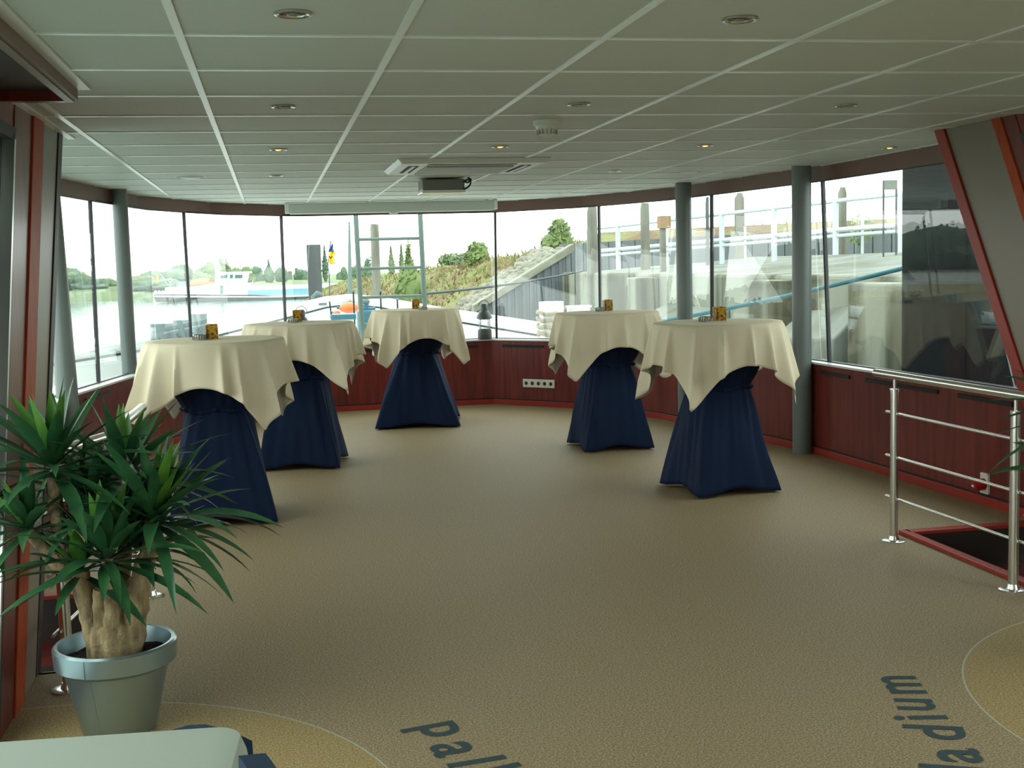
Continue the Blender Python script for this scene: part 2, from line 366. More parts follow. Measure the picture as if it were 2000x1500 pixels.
# grey post at the left window's aft end
p0, p1 = lerp_poly(FP, find(FP, ZB, 118)), lerp_poly(TPOL, find(TPOL, ZT, 84))
m = MB().tube([(p0[0]+.05, p0[1], 0), (p1[0]+.06, p1[1], CE)], [.085, .045], 16)
struct(m.build('pillar', M['pillar'], smooth=40), 'leaning grey post half hidden behind the slanted left portal', 'pillar')
# round pillars
def pillar(X, Y, r, label):
    m = MB().lathe([(r, 0), (r, CE)], (X, Y, 0), 32); struct(m.build('pillar', M['pillar'], smooth=40), label, 'pillar')
pillar(ony(246, 600, 10.35).x, 10.35, .060, 'round grey steel pillar by the left river windows')
pillar(3.67, 10.55, .072, 'round grey steel pillar behind the two right standing tables')
pillar(3.985, 8.75, .073, 'round grey steel pillar beside the right railing')

# ---- slanted portals and aft side walls
def pq(X, Y0, z0, Y1, z1, Ya0, Ya1): return
def portal(side, X, lines, label, mats):
    """raked bands in the plane X; lines = (Y at z=0, slope)"""
    sg = 1 if side == 'left' else -1; root = None
    for k in range(len(lines)-1):
        (a, sa), (b, sb) = lines[k], lines[k+1]; mt, th, nm = mats[k]
        pts = [(X, a, 0), (X, b, 0), (X, b+sb*CE, CE), (X, a+sa*CE, CE)]
        m = MB().slab([(p[0]+sg*th, p[1], p[2]) for p in pts], (-sg*(th+.07), 0, 0))
        if root is None:
            root = m.build('trim_%s' % (4 if side == 'left' else 5), mt, bevel=.004); struct(root, label, 'portal')
        else: m.build(nm, mt, root, bevel=.003)
    return root
portal('left', -.95, [(4.88,.615), (4.80,.60), (4.53,.535), (4.36,.505), (4.13,.45)], 'slanted mahogany and taupe portal post beside the yucca',
       [(M['dark'], .006, 'dark_edge'), (M['taupe'], 0, 'taupe_panel'), (M['wood_edge'], .012, 'edge_strip'), (M['wood'], .004, 'wood_panel')])
portal('right', 3.70, [(5.045,.594), (4.965,.585), (4.60,.545), (4.53,.54), (4.42,.537)], 'slanted brown portal post at the right end of the windows',
       [(M['skirt'], .012, 'edge_strip'), (M['taupe'], 0, 'taupe_panel'), (M['wood_edge'], .012, 'edge_strip'), (M['wood'], .004, 'wood_panel')])
for side, X, fa, fs in (('left', -.95, 4.13, .45), ('right', 3.70, 4.42, .537)):
    sg = 1 if side == 'left' else -1
    x0, x1 = sorted((X-sg*.07, X))
    m = MB()
    m.slab([(X-sg*.07, -5.2, 0), (X-sg*.07, fa, 0), (X-sg*.07, fa+.05*fs, .05), (X-sg*.07, -5.2, .05)], (sg*.07, 0, 0))
    m.slab([(X-sg*.07, -5.2, 2.1), (X-sg*.07, fa+2.1*fs, 2.1), (X-sg*.07, fa+CE*fs, CE), (X-sg*.07, -5.2, CE)], (sg*.07, 0, 0))
    m.box(x0, x1, -5.2, -4.2, .05, 2.1)
    struct(m.build('wall_aft_'+side, M['wood']), 'mahogany side wall strip around the %s glazed door' % side, 'wall')
    fr = MB()
    y0, ya, yb = -4.2, fa+.05*fs, fa+2.1*fs
    fr.slab([(X-sg*.05, ya-.05, .05), (X-sg*.05, ya, .05), (X-sg*.05, yb, 2.1), (X-sg*.05, yb-.05, 2.1)], (sg*.06, 0, 0))
    fr.box(min(X-sg*.05, X+sg*.01), max(X-sg*.05, X+sg*.01), y0, ya-.05, .05, .10)
    fr.box(min(X-sg*.05, X+sg*.01), max(X-sg*.05, X+sg*.01), y0, yb-.05, 2.05, 2.1)
    for yy in (-4.2, -2.0, .2, 2.4): fr.box(min(X-sg*.05, X+sg*.005), max(X-sg*.05, X+sg*.005), yy, yy+.05, .10, 2.05)
    wo = struct(fr.build('window_%d' % (11 if side == 'left' else 12), M['black']), 'floor length %s window with black frame near the camera' % side, 'window')
    MB().slab([(X-sg*.03, y0, .1), (X-sg*.03, ya-.04, .1), (X-sg*.03, yb-.06, 2.05), (X-sg*.03, y0, 2.05)], (sg*.01, 0, 0)).build('pane', M['glass'], wo)
    al = MB().slab([(X-sg*.028, ya-.075, .1), (X-sg*.028, ya-.05, .1), (X-sg*.028, yb-.055, 2.05), (X-sg*.028, yb-.08, 2.05)], (sg*.045, 0, 0))
    al.build('aluminium_edge', M['alu'], wo)
    # cross wall from the side wall out to the lounge wall, aft of the stair openings
    xo = 2*XC-4.26 if side == 'left' else 4.26
    struct(MB().box(min(X, xo), max(X, xo), 4.30, 4.36, -1.4, CE).build('wall_return_'+side, M['dark']), 'dark return wall behind the %s portal post' % side, 'wall')
struct(MB().box(-1.0, 3.75, -5.26, -5.2, 0, CE).build('wall_back', M['wood']), 'mahogany rear wall behind the camera', 'wall')
struct(MB().box(-.95, -.74, 3.2, 4.0, 0, .028).build('trim_6', M['sill'], bevel=.004), 'pale threshold at the foot of the left glazed door', 'threshold') if 0 else None

# ---- dropped dark box in the ceiling, near left
cb = MB()
cb.box(-.655, -.612, -2, 4.735, CE-.006, CE+.004); 
cb2 = MB().box(-.672, -.655, -2, 4.715, CE-.045, CE)
box_root = cb.build('trim_7', M['white']); struct(box_root, 'white edged dark wooden ceiling box near the left corner', 'ceiling box')
cb2.build('fascia', M['header'], box_root)
MB().box(-.700, -.672, -2, 4.745, CE-.050, CE-.042).build('lip', M['taupe'], box_root)
MB().box(-.945, -.700, 4.70, 4.742, CE-.050, CE-.002).build('end_board', M['wood'], box_root)
MB().box(-.945, -.700, -2, 4.70, CE-.012, CE-.002).build('dark_panel', M['dark'], box_root)
struct(MB().box(-.95, -.915, 4.76, 6.42, CE-.008, CE+.003).build('trim_8', M['white']), 'white ceiling edge strip above the left portal', 'ceiling edge')

# ---- stair openings
def stair(side):
    xi, xo = (3.33, 4.11) if side == 'right' else (-.68, -1.43)
    sg = 1 if side == 'right' else -1
    m = MB()
    m.box(min(xi, xi+sg*.02), max(xi, xi+sg*.02), 4.86, 5.97, -1.4, .0)
    m.box(min(xi, xo), max(xi, xo), 5.955, 5.985, -1.4, .0)
    m.box(min(xi, xo), max(xi, xo), 4.83, 4.86, -1.4, 0)
    root = struct(m.build('trim_%d' % (9 if side == 'right' else 10), M['dark']), 'dark stairwell opening behind the %s railing' % side, 'stairwell')
    e = MB()
    e.box(min(xi-sg*.03, xi+sg*.02), max(xi-sg*.03, xi+sg*.02), 4.86, 6.02, 0, .022); e.box(min(xi, xo), max(xi, xo), 5.955, 6.02, 0, .022)
    e.build('red_nosing', M['skirt'], root, bevel=.004)
    for k in range(4):
        MB().box(min(xi+sg*.02, xo), max(xi+sg*.02, xo), 5.70-.24*k, 5.95-.24*k if k else 5.955, -.24-.2*k, -.2-.2*k).build('step', M['wood'], root)
stair('right'); stair('left')

# ---- lettering woven into the carpet
def letters(items):
    mb_v, mb_f = [], []
    for ch, (bx, by), ang, h in items:
        cu = bpy.data.curves.new('letter', 'FONT'); cu.body = ch; cu.size = h; cu.align_x = 'CENTER'; cu.offset = .0042
        ob = bpy.data.objects.new('letter', cu); C.objects.link(ob)
        dg = bpy.context.evaluated_depsgraph_get(); me = bpy.data.meshes.new_from_object(ob.evaluated_get(dg))
        n = len(mb_v); Mx = Matrix.Translation((bx, by, .0015)) @ Matrix.Rotation(ang-math.pi/2, 4, 'Z')
        mb_v += [Mx @ v.co for v in me.vertices]; mb_f += [tuple(i+n for i in p.vertices) for p in me.polygons]
        bpy.data.objects.remove(ob); bpy.data.curves.remove(cu); bpy.data.meshes.remove(me)
    me = bpy.data.meshes.new('lettering'); me.from_pydata(mb_v, [], mb_f); me.materials.append(M['letter'])
    o = bpy.data.objects.new('lettering', me); C.objects.link(o); o.parent = floor; o['label'] = 'blue woven letters of the word palladium'
H = .262
letters([('p', (.425,3.865), R(12), H), ('a', (.437,3.695), R(6), H), ('l', (.468,3.575), R(8), H), ('l', (.505,3.49), R(14), H), ('a', (.555,3.37), R(22), H),
         ('m', (2.195,3.845), R(165), H), ('u', (2.135,3.655), R(160), H), ('i', (2.118,3.545), R(168), H), ('d', (2.098,3.405), R(158), H), ('a', (2.045,3.235), R(160), H), ('l', (2.00,3.14), R(155), H), ('l', (1.965,3.07), R(150), H)])

# ------------------------------------------------------------------ standing tables
TOPZ = 1.105
def cloth_mesh(c, rt, half, top, phi, seed, folds=11, drop_scale=1.0):
    rnd = random.Random(seed); N_, K1, K2 = 288, 7, 16
    m = MB(); cx, cy = c
    ph = [rnd.uniform(0, 6.28) for _ in range(4)]
    nr = folds+6; ridges = [(2*math.pi*(k+rnd.uniform(-.33, .33))/nr, rnd.uniform(.025, .075), rnd.uniform(.5, 1.1)) for k in range(nr)]
    rows = []
    for k in range(K1+1):
        r = rt*k/K1; rows.append([(cx+r*math.cos(2*math.pi*i/N_), cy+r*math.sin(2*math.pi*i/N_), top) for i in range(N_)])
    prof = []
    for i in range(N_):
        a = 2*math.pi*i/N_; b = a-phi
        L = half/max(abs(math.cos(b)), abs(math.sin(b)))
        L = half/max(abs(math.cos(b))**8+abs(math.sin(b))**8, 1e-9)**(1/8) if 0 else L
        hang = (L-rt)*drop_scale
        fold = -.35+.25*math.sin(5*a+ph[2])
        for ra_, rw, rh in ridges:
            dd_ = (a-ra_+math.pi) % (2*math.pi)-math.pi; fold += rh*1.5*math.exp(-abs(dd_/rw)**1.5)
        cb_ = math.cos(4*b)                       # -1 at the corners of the square
        prof.append((a, hang, fold, cb_))
    for k in range(1, K2+1):
        t = k/K2; row = []
        for a, hang, fold, cb_ in prof:
            cb4 = math.sin(4*(a-phi))*max(0, -cb_)
            corner = max(0, -cb_)
            s = hang*t
            rad = rt + .014*(1-math.exp(-s/.03)) + s*(.085+.085*corner) + fold*min(s, .40)*.18
            aa = a + -.05*cb4*min(1, s/.3) + .0
            dz = s*math.sqrt(max(.5, 1-(.16+.1*corner)**2)) - .010*math.exp(-s/.02)+.010*math.exp(-0)
            dz = s*.972 if s > .02 else s*s/.04+ s*.3
            row.append((cx+rad*math.cos(aa), cy+rad*math.sin(aa), top-dz))
        rows.append(row)
    for rrow in rows: m.v += [Vector(p) for p in rrow]
    for k in range(len(rows)-1):
        for i in range(N_):
            j = (i+1)%N_; m.f.append((k*N_+i, k*N_+j, (k+1)*N_+j, (k+1)*N_+i))
    return m
def cover_mesh(c, rt, feetR, phi, seed, neck=.69, rneck=.20):
    rnd = random.Random(seed); N_ = 192; m = MB(); cx, cy = c; rows = []
    p1, p2 = rnd.uniform(0, 6.28), rnd.uniform(0, 6.28)
    K = 40
    for k in range(K+1):
        u = k/K
        row = []
        for i in range(N_):
            a = 2*math.pi*i/N_; b = a-phi; c4 = math.cos(4*b); corner = .5+.5*c4        # 1 at the feet
            zbot = .012+.036*(1-corner)**.8
            z = zbot+(1.085-zbot)*u
            # square section radius at the hem, concave between the feet
            sq = feetR*(.665/max(abs(math.cos(b-math.pi/4)), abs(math.sin(b-math.pi/4))) if 1 else 1)
            sq = feetR*(1/(abs(math.cos(b))+abs(math.sin(b))))
            sq = sq*(.93+.07*corner)
            if z < neck:
                q = (z)/neck; e = (1-q)**.92
                r = rneck*(1-e)+sq*e
                wr = .017*noise.noise((3.2*a+math.sin(b)*2, 1.2*q, seed))*2*(.25+.75*corner)*math.sin(math.pi*min(1, q*.9+.08)) + .006*math.sin(19*a+p2+3*math.sin(2*a+p1))*max(0, q-.25)*1.5*(.3+.7*noise.noise((2*a, 0, seed))**2*4) + .020*abs(math.sin(10*b+p1))*max(0, corner-.35)*math.sin(math.pi*min(1, q*.8+.15))
                r += wr
            else:
                q = (z-neck)/(1.085-neck); r = rneck+(rt-.015-rneck)*(q**.9)+(.006*math.sin(23*a+p2)+.012*noise.noise((2.5*a, 3*q, seed)))*math.sin(math.pi*min(1, q+.12))
            row.append((cx+r*math.cos(a), cy+r*math.sin(a), z))
        rows.append(row)
    for rr in rows: m.v += [Vector(p) for p in rr]
    for k in range(K):
        for i in range(N_): j = (i+1)%N_; m.f.append((k*N_+i, k*N_+j, (k+1)*N_+j, (k+1)*N_+i))
    return m
tables = [  # x, y, cloth corner angle, foot angle, foot radius, seed, where, pixel of candle / ashtray
    (-.355, 7.68, 33, 45, .45, 3, 'leftmost, close behind the potted yucca', (415,662), (390,664)),
    (.20, 9.60, 36, 36, .43, 8, 'second from the left', (579,626), (573,630)),
    (1.355, 11.72, -33, -47, .57, 5, 'centre, in front of the ladder', (812,603), (826,605)),
    (2.68, 9.62, -30, -28, .41, 6, 'in front of the wall sockets', (1187,606), (1173,608)),
    (2.86, 7.58, -17, -17, .415, 7, 'nearest on the right, beside the grey pillar', (1405,626), (1377,628)),
]
for x, y, ca, fa, fR, seed, where, pc, pa in tables:
    front = math.atan2(-y, -x)
    t = thing('standing_table', (x, y, 0), 'high standing table in navy stretch cover, '+where, 'table', 'standing tables in the lounge')
    MB().lathe([(0, 1.082), (.405, 1.082), (.41, 1.09), (.405, 1.1), (0, 1.1)], (x, y, 0), 48).build('tabletop', M['ivory'], t)
    MB().tube([(x, y, .05), (x, y, 1.082)], .035, 16).build('column', M['steel'], t, smooth=40)
    cv = cover_mesh((x, y), .405, fR, front+R(fa), seed).build('stretch_cover', M['blue'], t, smooth=75, solid=.003)
    nb = MB(); rows = []
    for k in range(9):
        q = k/8
        rows.append([(x+(.200+.020*math.sin(math.pi*q)+.009*math.sin(17*a+seed)*math.sin(math.pi*q)+.005*math.sin(31*a))*math.cos(a), y+(.200+.020*math.sin(math.pi*q)+.009*math.sin(17*a+seed)*math.sin(math.pi*q)+.005*math.sin(31*a))*math.sin(a), .668+.045*q+.010*math.sin(5*a+seed)) for a in [2*math.pi*i/96 for i in range(96)]])
    for rr in rows: nb.v += [Vector(p) for p in rr]
    for k in range(8):
        for i in range(96): j = (i+1)%96; nb.f.append((k*96+i, k*96+j, (k+1)*96+j, (k+1)*96+i))
    nb.build('gathered_tie', M['blue'], t, smooth=70)
    for k in range(4):
        a = front+R(fa)+k*math.pi/2
        MB().tube([(x, y, .055), (x+math.cos(a)*(fR-.035), y+math.sin(a)*(fR-.035), .022)], [.028, .018], 10).build('foot', M['steel'], t, smooth=40)
    cl = cloth_mesh((x, y), .415, .680, TOPZ+.003, front+R(ca)+R(45), seed, 10+seed%3)
    o = cl.build('tablecloth', M['cloth'], smooth=80, solid=.0018)
    tag(o, 'cream tablecloth hanging in folds on the table '+where, 'tablecloth', 'cream tablecloths on the standing tables')
    # amber candle holder and ashtray
    zt = TOPZ+.0045
    p = onz(*pc, zt)
    if (p.x-x)**2+(p.y-y)**2 > .3**2: p = Vector((x, y, zt))+(p-Vector((x, y, zt))).normalized()*.25
    hN = thing('candle_holder', (p.x, p.y, zt), 'square amber candle holder on the table '+where, 'candle holder', 'amber candle holders')
    s_ = .036
    wa = MB()
    for (a, b, c_, d) in ((-s_, s_, -s_, -s_+.006), (-s_, s_, s_-.006, s_), (-s_, -s_+.006, -s_+.006, s_-.006), (s_-.006, s_, -s_+.006, s_-.006)):
        wa.box(p.x+a, p.x+b, p.y+c_, p.y+d, zt+.008, zt+.092)
    wa.build('glass_wall', M['amber'], hN, bevel=.002)
    MB().box(p.x-s_, p.x+s_, p.y-s_, p.y+s_, zt, zt+.008).build('glass_base', M['amber'], hN)
    MB().lathe([(0, 0.009), (.02, 0.009), (.02, .03), (0, .03)], (p.x, p.y, zt), 20).build('candle', M['wax'], hN, smooth=40)
    q = onz(*pa, zt)
    if (q.x-x)**2+(q.y-y)**2 > .36**2: q = Vector((x, y, zt))+(q-Vector((x, y, zt))).normalized()*.33
    if (q-p).length < .09: q = q+Vector((-.02, -.1, 0)); q.z = zt
    aN = thing('ashtray', (q.x, q.y, zt), 'round metal ashtray on the table '+where, 'ashtray', 'metal ashtrays')
    MB().lathe([(0, 0), (.04, 0), (.041, .004), (.041, .03), (.037, .034), (.033, .03), (.03, .012), (0, .010)], (q.x, q.y, zt), 28).build('bowl', M['chrome'], aN, smooth=40)
    rm = MB()
    for k in range(16):
        a = 2*math.pi*k/16; rm.obox((q.x+.0415*math.cos(a), q.y+.0415*math.sin(a), zt+.017), .003, .006, .026, a)
    rm.build('ribs', M['lantern'], aN)

# ------------------------------------------------------------------ ceiling fittings
def downlight(x, y, lit, label):
    t = thing('downlight', (x, y, CE), label, 'ceiling light', 'recessed ceiling spotlights')
    MB().lathe([(.050, -.001), (.050, -.006), (.045, -.008), (.038, -.006), (.036, -.001)], (x, y, CE), 28).build('ring', M['chrome'], t, smooth=60)
    MB().lathe([(0, -.002), (.036, -.002), (.036, -.001), (0, -.001)], (x, y, CE), 24).build('reflector', M['lantern'], t)
    MB().ball((x, y, CE-.004), .018, .018, .006, 12, 6).build('bulb', M['bulb'] if lit else M['bulb_off'], t, smooth=60)
    return t
dl = [(0.09,3.35,0,'chrome ceiling spotlight nearest the camera on the left'), (1.34,3.35,0,'chrome ceiling spotlight nearest the camera on the right'),
      (.085,5.23,0,'left spotlight of the second ceiling row'), (1.333,5.17,0,'spotlight beyond the nearest right one, close to the smoke detector'), (2.60,5.23,0,'rightmost spotlight of the second ceiling row'),
      (.075,7.08,1,'glowing orange spotlight farthest left in the lit row'), (1.336,7.02,1,'glowing orange spotlight just before the air conditioner'), (2.598,7.06,1,'dim orange spotlight above the far right table'), (3.93,7.3,1,'dim orange spotlight by the right window header'),
      (.072,9.03,0,'small unlit spotlight left of the air conditioner'), (2.59,9.0,0,'small unlit spotlight right of the air conditioner')]
for a in dl: downlight(*a)
for x, y, lb in ((-.53,9.08,'flat round ceiling vent on the left above the barge window'), (3.25,9.2,'flat round ceiling vent on the right before the pillar')):
    t = thing('ceiling_vent', (x, y, CE), lb, 'vent', 'round ceiling vents')
    MB().lathe([(0, -.012), (.06, -.012), (.075, -.004), (.10, -.003), (.11, 0)], (x, y, CE), 32).build('disc', M['ac'], t, smooth=30)
    MB().lathe([(.078, -.0045), (.098, -.0037), (.098, -.005), (.078, -.006)], (x, y, CE), 32).build('ring', M['grille'], t)
sd = thing('smoke_detector', (1.335, 5.80, CE), 'white smoke detector on the ceiling right of the centre', 'smoke detector')
MB().lathe([(0, 0), (.066, 0), (.066, -.016), (.058, -.024), (.0, -.024)], (1.335, 5.80, CE), 32).build('base', M['ac'], sd, smooth=35)
MB().lathe([(.054, -.024), (.050, -.040), (.036, -.066), (.016, -.074), (0, -.074)], (1.335, 5.80, CE), 32).build('head', M['ac'], sd, smooth=35)
rb = MB()
for k in range(14):
    a = 2*math.pi*k/14; rb.obox((1.335+.045*math.cos(a), 5.80+.045*math.sin(a), CE-.052), .012, .005, .024, a)
rb.build('vanes', M['grille'], sd)
# air conditioner cassette
ax, ay, aw, ad = 1.322, 8.29, .50, .50
ac = thing('air_conditioner', (ax, ay, CE), 'white four way cassette air conditioner in the middle of the ceiling', 'air conditioner')
m = MB(); z0 = CE-.030
m.hexa([(ax-aw+.03, ay-ad+.03, z0), (ax+aw-.03, ay-ad+.03, z0), (ax+aw-.03, ay+ad-.03, z0), (ax-aw+.03, ay+ad-.03, z0), (ax-aw, ay-ad, CE), (ax+aw, ay-ad, CE), (ax+aw, ay+ad, CE), (ax-aw, ay+ad, CE)])
m.build('panel', M['ac'], ac, bevel=.006)
MB().box(ax-.29, ax+.29, ay-.29, ay+.29, z0-.012, z0).build('intake_grille', M['grille'], ac, bevel=.004)
for dx, dy in ((0,-1), (0,1), (-1,0), (1,0)):
    cx, cy = ax+dx*.375, ay+dy*.375; lx, ly = (.29, .035) if dx == 0 else (.035, .29)
    s = MB().box(cx-lx, cx+lx, cy-ly, cy+ly, z0-.002, z0+.001).build('outlet', M['slot'], ac)
    v = MB().obox((cx, cy, z0-.004), 2*lx if dx == 0 else .022, 2*ly if dy == 0 else .022, .004); v.build('vane', M['ac'], s)
# projector
pX, pY = 1.35, 9.62
pr = thing('projector', (pX, pY, CE), 'grey video projector hanging under the ceiling before the screen', 'projector')
MB().box(pX-.165, pX+.165, pY-.14, pY+.14, CE-.095, CE-.012).build('body', M['proj'], pr, bevel=.008)
MB().box(pX-.17, pX+.17, pY-.145, pY+.145, CE-.117, CE-.095).build('underside', M['proj_white'], pr, bevel=.006)
MB().box(pX-.05, pX+.05, pY-.05, pY+.05, CE-.012, CE).build('mount', M['proj'], pr)
MB().tube([(pX-.09, pY+.14, CE-.06), (pX-.09, pY+.165, CE-.06)], .035, 20).build('lens', M['black'], pr, smooth=40)
MB().tube([(pX+.155+.055*math.sin(t*.7), pY-.14-.02*math.sin(t), CE-.055-.035*math.cos(t*.9)) for t in [i*.35 for i in range(16)]], .007, 8).build('cable', M['black'], pr, smooth=60)
MB().tube([(pX+.15, pY-.142, CE-.03), (pX+.19, pY-.16, CE-.045), (pX+.215, pY-.15, CE-.02), (pX+.20, pY-.1, CE-.004)], .007, 8).build('cable', M['black'], pr, smooth=60)
# roll-up screen case
scn = thing('projection_screen', (1.29, 12.75, 2.09), 'rolled up projection screen in a long white case above the bow windows', 'projection screen')
a = ony(556, 402, 12.78); b = ony(972, 395, 12.72)
def seg_case(a, b, z0, z1, dy, name, mt):
    m = MB().hexa([(a.x, a.y, z0), (b.x, b.y, z0), (b.x, b.y+dy, z0), (a.x, a.y+dy, z0), (a.x, a.y, z1), (b.x, b.y, z1), (b.x, b.y+dy, z1), (a.x, a.y+dy, z1)]); return m.build(name, mt, scn, bevel=.008)
d = (b-a); 
seg_case(a+d*.022, b-d*.018, 2.085, 2.193, .09, 'case', M['screen'])
seg_case(a, a+d*.022, 2.095, 2.199, .10, 'end_cap', M['white']); seg_case(b-d*.018, b, 2.095, 2.199, .10, 'end_cap', M['white'])
seg_case(a+d*.485, a+d*.525, 2.068, 2.085, .05, 'pull_handle', M['ac'])

# ------------------------------------------------------------------ wall fittings
def facet(side_s, z, px):  # point on the panel line for a pixel column, and inward normal
    s = find(FP, z, px); a = Vector(lerp_poly(FP, s-.01)); b = Vector(lerp_poly(FP, s+.01)); p = lerp_poly(FP, s); d = (b-a).normalized()
    return Vector((p[0], p[1], z)), Vector((d.x, d.y, 0)), Vector((d.y, -d.x, 0))
p0_, dd, nn = facet(0, .235, 1023); p1_, _, _ = facet(0, .235, 1084)
zc = .245; L_ = (p1_-p0_).length; mid = (p0_+p1_)/2
ss = thing('socket_strip', (mid.x, mid.y, zc), 'ivory strip of five power sockets low on the front wall', 'power socket')
ang = math.atan2(dd.y, dd.x)
Mz = Matrix.Rotation(ang, 3, 'Z')
MB().obox(Vector((mid.x, mid.y, zc))+nn*.008, L_, .016, .088, ang).build('plate', M['ivory'], ss, bevel=.005)
for k in range(5):
    c = Vector((mid.x, mid.y, zc))+dd*(L_*(k-2)/5.15)+nn*.0165
    so = MB(); u = dd; v = Vector((0,0,1)); n_ = 20
    ringp = [(.027, 0), (.023, .001), (.021, -.002)]
    b0 = 0
    for r_, o_ in ringp:
        for q in range(n_): t_ = 2*math.pi*q/n_; so.v.append(c+u*r_*math.cos(t_)+v*r_*math.sin(t_)+nn*o_)
    for i in range(2):
        for q in range(n_): q2 = (q+1)%n_; so.f.append((i*n_+q, i*n_+q2, (i+1)*n_+q2, (i+1)*n_+q))
    so_ = so.build('socket', M['ivory'], ss)
    w_ = MB(); 
    for q in range(n_): t_ = 2*math.pi*q/n_; w_.v.append(c+u*.0205*math.cos(t_)+v*.0205*math.sin(t_)-nn*.0002)
    w_.f.append(tuple(range(n_))); w_.build('recess', M['dark'], so_)
# red appliance plug on the right wall
p, dd, nn = facet(0, .22, 1926); q = onx(1924, 945, p.x-.02); pz = q.z
pl = thing('wall_plug', (p.x, p.y, pz), 'red industrial plug on a white wall plate behind the railing', 'plug socket')
ang = math.atan2(dd.y, dd.x)
MB().obox(Vector((p.x, p.y, pz))+nn*.01, .075, .02, .125, ang).build('plate', M['ivory'], pl, bevel=.004)
MB().tube([Vector((p.x, p.y, pz-.005))+nn*.02, Vector((p.x, p.y, pz-.005))+nn*.06, Vector((p.x, p.y, pz-.02))+nn*.085], [.036, .036, .03], 20).build('socket_cap', M['red_plastic'], pl, smooth=40)
MB().obox(Vector((p.x, p.y, pz-.01))+nn*.065, .02, .06, .012, ang).build('latch', M['white'], pl)

# ------------------------------------------------------------------ railings
def railing(posts, hand, bars_z, ext, label, hz):
    t = thing('railing', (posts[0][0], posts[0][1], 0), label, 'railing', 'steel railings at the stairs')
    for (x, y) in posts:
        po = MB().tube([(x, y, 0), (x, y, .80)], .0215, 18).build('post', M['steel'], t, smooth=40)
        MB().lathe([(0, 0), (.062, 0), (.062, .006), (.055, .009), (.03, .010), (.024, .03), (.0, .03)], (x, y, 0), 28).build('base_flange', M['steel'], po, smooth=35)
        MB().tube([(x, y, .80), (x, y, hz-.015)], .008, 10).build('spigot', M['steel'], po, smooth=40)
        MB().lathe([(0, .80), (.024, .80), (.024, .815), (.0, .818)], (x, y, 0), 20).build('cap', M['steel'], po, smooth=35)
    MB().tube([(a, b, hz) for a, b in hand], .021, 18).build('handrail', M['steel'], t, smooth=40)
    x0, y0 = posts[0]; x1, y1 = posts[-1]; d = Vector((x1-x0, y1-y0)).normalized()
    nrm = Vector((-d.y, d.x))*.028*ext[2]
    for z in bars_z:
        MB().tube([(x0-d.x*ext[0]+nrm.x, y0-d.y*ext[0]+nrm.y, z), (x1+d.x*ext[1]+nrm.x, y1+d.y*ext[1]+nrm.y, z)], .0075, 12).build('bar', M['steel'], t, smooth=40)
railing([(3.19,5.865), (3.217,4.84)], [(3.185,6.06), (3.235,4.5)], (.68,.445,.222), (.13,.32,1), 'brushed steel railing with three bars guarding the right stairwell', .885)
railing([(-.625,5.88), (-.80,4.62)], [(-.622,5.95), (-.655,4.93), (-.81,4.5)], (.68,.445,.222), (.05,.06,-1), 'brushed steel railing behind the potted yucca', .895)

# ------------------------------------------------------------------ yucca
def leaf(m, base, direction, length, width, droop, rnd):
    d = Vector(direction).normalized(); side = d.cross(Vector((0,0,1)))
    if side.length < .05: side = Vector((1,0,0))
    side.normalize(); nrm = side.cross(d).normalized(); K = 8; tw = rnd.uniform(-.5, .5)
    p = Vector(base); b0 = len(m.v)
    for k in range(K+1):
        t = k/K
        wk = width*(.42+1.2*t)*(1 if t < .35 else 1)
        wk = width*min(1, .45+1.6*t)*(1-max(0, (t-.45)/.55)**1.5)
        sd_ = side*math.cos(tw*t)+nrm*math.sin(tw*t); up_ = sd_.cross(d).normalized()
        m.v += [p-sd_*wk/2+up_*wk*.16, p, p+sd_*wk/2+up_*wk*.16]
        p = p+d*(length/K); p.x = min(max(p.x, -.925), 3.67); d = (d+Vector((0,0,-droop*(.3+t)/K))).normalized()
        nrm = side.cross(d).normalized()
    for k in range(K):
        a = b0+3*k; m.f += [(a, a+1, a+4, a+3), (a+1, a+2, a+5, a+4)]
def rosette(center, axis, n, length, seed, parent, old=.85):
    rnd = random.Random(seed); ax_ = Vector(axis).normalized(); a = ax_.orthogonal().normalized(); b = ax_.cross(a)
    m = MB(); my = MB()
    for k in range(n):
        q = k/(n-1); az = k*2.39996+rnd.uniform(-.25, .25)
        el = R(86-98*q**.9+rnd.uniform(-8, 8))
        d = ax_*math.sin(el)+(a*math.cos(az)+b*math.sin(az))*math.cos(el)
        ln = length*(.62+.5*min(1, q*2.2))*rnd.uniform(.8, 1.12)
        base = Vector(center)+ax_*(.05*(1-q))+(a*math.cos(az)+b*math.sin(az))*.012
        leaf(my if q < .16 else m, base, d, ln, rnd.uniform(.036, .054), rnd.uniform(.15, .5)+.9*q*rnd.uniform(.5, 1.2), rnd)
    r = m.build('leaf_rosette', M['leaf'], parent, smooth=60)
    my.build('young_leaves', M['leaf_young'], r, smooth=60)
def trunk(pts, rad, parent, seed):
    rnd = random.Random(seed); P = []; Rr = []
    n = len(pts)
    for i in range(n-1):
        for k in range(4):
            t = k/4; a, b = Vector(pts[i]), Vector(pts[i+1]); P.append(a.lerp(b, t)+Vector((rnd.uniform(-1,1), rnd.uniform(-1,1), 0))*.003); Rr.append((rad[i]*(1-t)+rad[i+1]*t)*rnd.uniform(.92, 1.1))
    P.append(Vector(pts[-1])); Rr.append(rad[-1])
    MB().tube(P, Rr, 14).build('trunk', M['bark'], parent, smooth=70)
